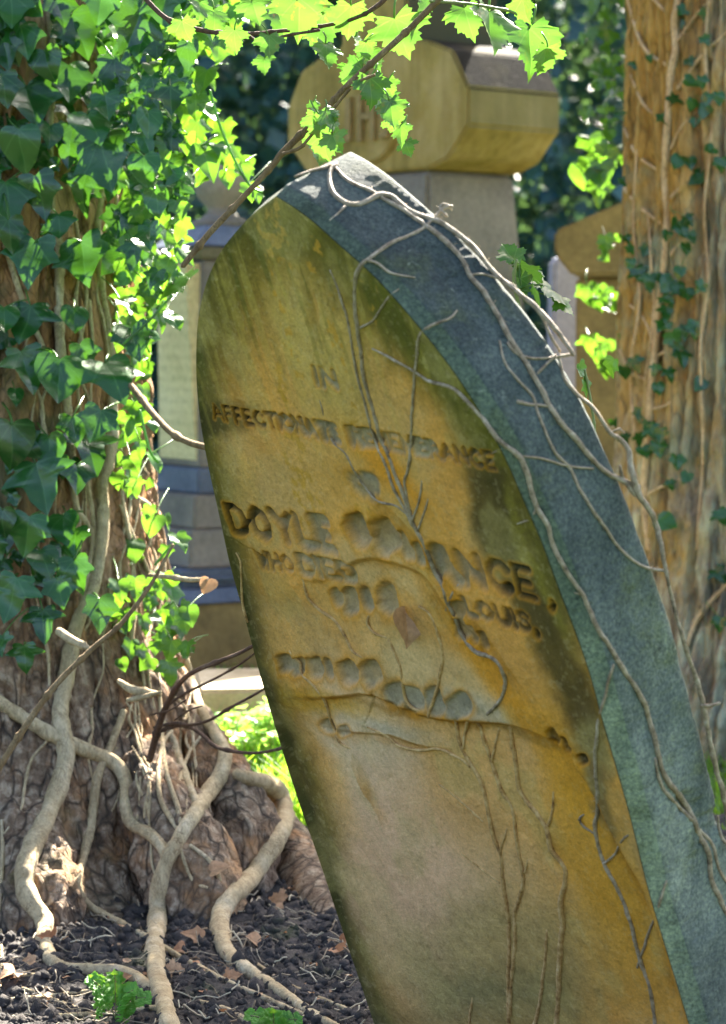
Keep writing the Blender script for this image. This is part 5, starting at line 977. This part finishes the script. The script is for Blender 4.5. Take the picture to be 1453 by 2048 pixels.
# ================================================================== LOOSE TWIGS
tag(free_stem([(250, 760, 5), (270, 780, 7), (302, 822, 7), (340, 862, 7), (372, 882, 7), (408, 893, 7), (480, 905, 6), (560, 900, 5)], 4.0, 3.5, 'bramble_stem', m_br, None, 12), 'curved brown stem running from the ivy to behind the left edge of the leaning stone', 'stem')
q = tag(free_stem([(-40, 1600, 7), (5, 1525, 6.5), (60, 1440, 6.5), (112, 1370, 6), (182, 1300, 5.5), (242, 1248, 5), (300, 1172, 4), (346, 1090, 3)], 3.55, 3.75, 'leaning_twig', m_br, None, 13), 'thin straight brown twig slanting up in front of the left trunk', 'twig')
dt = empty('bare_shrub', at(320, 1560, 4.15), 'dark leafless shrub shoots springing from the foot of the left tree towards the stone', 'shrub')
for P in ([(300, 1520, 12), (322, 1440, 11), (345, 1390, 9), (370, 1356, 8), (400, 1338, 8), (440, 1322, 7.5), (480, 1306, 6.5), (515, 1288, 6), (580, 1262, 5)], [(335, 1410, 6), (372, 1386, 5), (405, 1370, 4.5), (440, 1352, 4), (478, 1330, 4), (520, 1300, 4), (560, 1280, 3)],
          [(310, 1455, 6), (350, 1446, 6), (382, 1450, 5.5), (420, 1440, 5), (462, 1415, 5), (512, 1388, 4.5), (548, 1366, 4), (600, 1350, 3)], [(320, 1462, 8), (365, 1450, 7), (400, 1466, 6.5), (430, 1492, 6.5), (465, 1502, 6), (510, 1506, 5), (550, 1500, 4.5), (582, 1488, 4), (640, 1460, 3)],
          [(300, 1430, 3), (340, 1420, 3), (372, 1400, 2.5)], [(350, 1440, 3), (380, 1420, 2.5), (405, 1412, 2)]):
    free_stem([(a, b_, c * .62) for a, b_, c in P], 4.05, 3.6, 'shoot', m_twig, dt, len(P), 9)
s = Soup(); g = np.random.default_rng(4)
tw = empty('dead_ivy_sprig', at(370, 1160, 3.95), 'sunlit broken twig ending in one curled yellow-brown leaf, beside the ivy', 'twig')
free_stem([(300, 1150, 4), (345, 1155, 5), (385, 1160, 5), (414, 1158, 5)], 4.05, 3.9, 'stem', m_stem, tw, 3)
ls_ = Soup(); add_leaf(ls_, IVY2, at(418, 1158, 3.9), -CU + CR * -.35, -CF + CR * .4, .026, g, .6, .4, (.8, 0, 0)); ls_.build('leaf', m_deadleaf, tw)
m_stub = m_stem
stb = empty('broken_ivy_branch', at(290, 1390, 3.8), 'broken splintered stub of dead ivy wood catching the sun on the left trunk', 'dead wood')
free_stem([(238, 1362, 5), (262, 1378, 9), (290, 1384, 8), (320, 1388, 5)], 3.9, 3.82, 'stub', m_stub, stb, 4); free_stem([(256, 1400, 4), (280, 1396, 6), (322, 1384, 3)], 3.88, 3.8, 'stub', m_stub, stb, 5)
free_stem([(118, 1262, 9), (140, 1278, 9), (165, 1290, 7), (180, 1298, 5)], 3.9, 3.85, 'stub', m_stub, stb, 6)
# ================================================================== LITTER ON THE SOIL
def gpt(px, py, lift=.004):
    D = bv_depth(BV_L, px, py, 4.0) - lift; return at(px, py, D)
DL = [(435, 1742, 40, 1, 'pale cream dead leaf lying at the foot of the burl', .9), (100, 1885, 34, 1, 'rusty curled leaf resting on the leftmost thick ivy stem', .1), (24, 1950, 36, 0, 'buff dead leaf at the left edge of the soil', .8), (240, 1962, 36, 1, 'brown dead leaf tip poking up behind the green seedling', .3), (352, 1946, 30, 0, 'small white papery leaf on soil right of the central stem', 1.), (390, 1876, 38, 1, 'twisted tan leaf at the base of the right root', .6),
      (514, 1890, 40, 1, 'grey-brown folded leaf standing beside the looping stem', .9), (555, 1808, 36, 0, 'peach coloured leaf with long stalk near the dark root', .7), (676, 1905, 40, 0, 'dark orange leaf beside the left edge of the stone', .15), (700, 1882, 30, 1, 'second orange leaf tucked against the stone edge', .2), (466, 1958, 26, 1, 'yellowish leaf sliver beside the long thin root', .6), (60, 1928, 26, 0, 'pale leaf scrap near the bottom left stems', .9), (362, 1902, 26, 0, 'flat brown leaf between two roots', .4)]
g = np.random.default_rng(31)
for i_, (x, y, w_, kd, lb, tn) in enumerate(DL):
    p = gpt(x, y, .012); a = g.uniform(0, 6.28); tip = np.array([math.cos(a), math.sin(a) * .6, .15 if kd == 0 else .6]); nrm = np.array([g.uniform(-.3, .3), -.7, .8])
    one_leaf('fallen_leaf', lb, 'fallen leaf', [IVY2, SYC, IVY][i_ % 3], p - tip * .01 + np.array([0, 0, .004]), tip, nrm, w_ / FPX * 3.9, i_ + 3, m_deadleaf, (tn, 0, 0), 'fallen leaves on the bare soil', .5, .6)
st = Soup(); m_straw, t, b = mat('dry_straw'); ca = N(t, 'ShaderNodeVertexColor', layer_name='Col'); sp_ = N(t, 'ShaderNodeSeparateColor'); t.links.new(ca.outputs[0], sp_.inputs[0])
t.links.new(mix(t, (.16, .10, .05), (.52, .44, .30), sp_.outputs[0]), b.inputs['Base Color']); b.inputs['Roughness'].default_value = .7
for _ in range(620):
    x = g.uniform(-.78, .1); y = g.uniform(3.15, 4.5); L = abs(g.normal(0, .035)) + .012; a = g.uniform(0, 3.14); n_ = 7; tq = np.linspace(-.5, .5, n_)
    bend = g.normal(0, .25); P = np.stack([x + L * tq * math.cos(a) - bend * L * tq ** 2 * math.sin(a), y + L * tq * math.sin(a) + bend * L * tq ** 2 * math.cos(a), 0 * tq], 1)
    P[:, 2] = soil_h(P[:, 0], P[:, 1]) + .003 + g.uniform(0, .012) * np.linspace(0, 1, n_) ** 2 + .004 * g.random()
    tube(st, P, g.uniform(.0004, .0014), 4, .1, 1, col=(g.random(), 0, 0))
tag(st.build('dry_straw', m_straw), 'dry straw and grass stalks strewn over the dark soil', 'straw', kind='stuff')
lf = Soup()
for _ in range(260):
    x = g.uniform(-.78, .1); y = g.uniform(3.15, 4.5); a = g.uniform(0, 6.28); p = np.array([x, y, soil_h(np.array([x]), np.array([y]))[0] + .003]); add_leaf(lf, IVY2, p, (math.cos(a), math.sin(a), g.uniform(-.1, .3)), (g.normal(0, .4), g.normal(0, .4), 1), g.uniform(.004, .014), g, tint=(g.random(), 0, 0))
tag(lf.build('leaf_crumbs', m_deadleaf), 'tiny dry leaf fragments mixed into the soil', 'leaf litter', kind='stuff')
# ================================================================== HERBS
def herb(name, label, base, fronds, seed, m, size=.012):
    root = empty(name, base, label, 'seedling'); g = np.random.default_rng(seed); s = Soup(); p = Soup()
    for tx, ty, tz in fronds:
        tipp = np.array(base) + [tx, ty, tz]; q = spline(np.array([base, (np.array(base) + tipp) / 2 + [0, 0, .012], tipp]), .004); tube(p, q, .0008, 5, 0, 1, col=(.5, 0, 0))
        ax = (q[-1] - q[len(q) // 2]); ax /= np.linalg.norm(ax); sidev = np.cross(ax, [0, -.6, .8]); sidev /= np.linalg.norm(sidev)
        for u in np.linspace(.35, 1, 7):
            c = q[int(u * (len(q) - 1))]; sc_ = (1.25 - u)
            for sg in (-1, 1):
                for w_ in np.linspace(.2, 1, 4):
                    add_leaf(s, SYC, c + sidev * sg * w_ * .028 * sc_, sidev * sg + ax * .8, (0, -.6, .8), size * g.uniform(.8, 1.3) * (1.15 - .5 * w_), g, tint=(g.uniform(.5, 1), 0, 0), fold=.2, curl=.2)
        add_leaf(s, SYC, q[-1], ax, (0, -.6, .8), size, g, tint=(.8, 0, 0))
    s.build('foliage', m, root); p.build('stalks', m_ptl, root); return root
m_herb = leaf_mat('herb_leaf', (.05, .20, .015), (.10, .32, .03), (.4, .7, .05), .3, .5, vs=.15)
herb('herb_seedling', 'fresh green feathery seedling at the bottom left, beside the central thick ivy stem', gpt(232, 2040, 0), [(-.03, -.005, .055), (.0, -.01, .062), (.025, -.02, .045), (.04, 0, .03)], 3, m_herb, .0085)
herb('herb_seedling', 'sunlit pale seedling cut off by the bottom edge, left of the stone', gpt(548, 2085, 0), [(-.03, 0, .035), (0, -.01, .04), (.03, 0, .03)], 5, m_herb, .008)
m_weed = leaf_mat('weed_leaf', (.12, .30, .06), (.24, .48, .14), (.45, .7, .12), .4, .35, vs=.1)
wd = empty('weed_clump', at(500, 1500, 5.1), 'blazing sunlit clump of small leaved weeds in front of the grave kerb', 'weeds'); s = Soup(); p = Soup(); g = np.random.default_rng(6)
for _ in range(60):
    x = g.uniform(425, 600); D = g.uniform(4.85, 5.3); b_ = at(x, 1600, D); b_[2] = .0; topz = .9 - (np.interp(x, [425, 470, 540, 600], [1440, 1415, 1400, 1400]) + g.uniform(0, 90) - 700) / FPX * D
    top_ = b_ + [g.normal(0, .02), g.normal(0, .02), max(topz, .05)]; tube(p, spline(np.array([b_, (b_ + top_) / 2 + [g.normal(0, .01), 0, 0], top_]), .02), .0013, 5, 0, 1, col=(.5, 0, 0))
    for _ in range(9):
        c = top_ + g.normal(0, .016, 3) * [1, 1, .5]; a = g.uniform(0, 6.28); add_leaf(s, IVY2, c, (math.cos(a), math.sin(a), -.1), (g.normal(0, .25), .35, 1), g.uniform(.014, .026), g, tint=(g.random(), 0, 0))
s.build('foliage', m_weed, wd); p.build('stalks', m_ptl, wd)
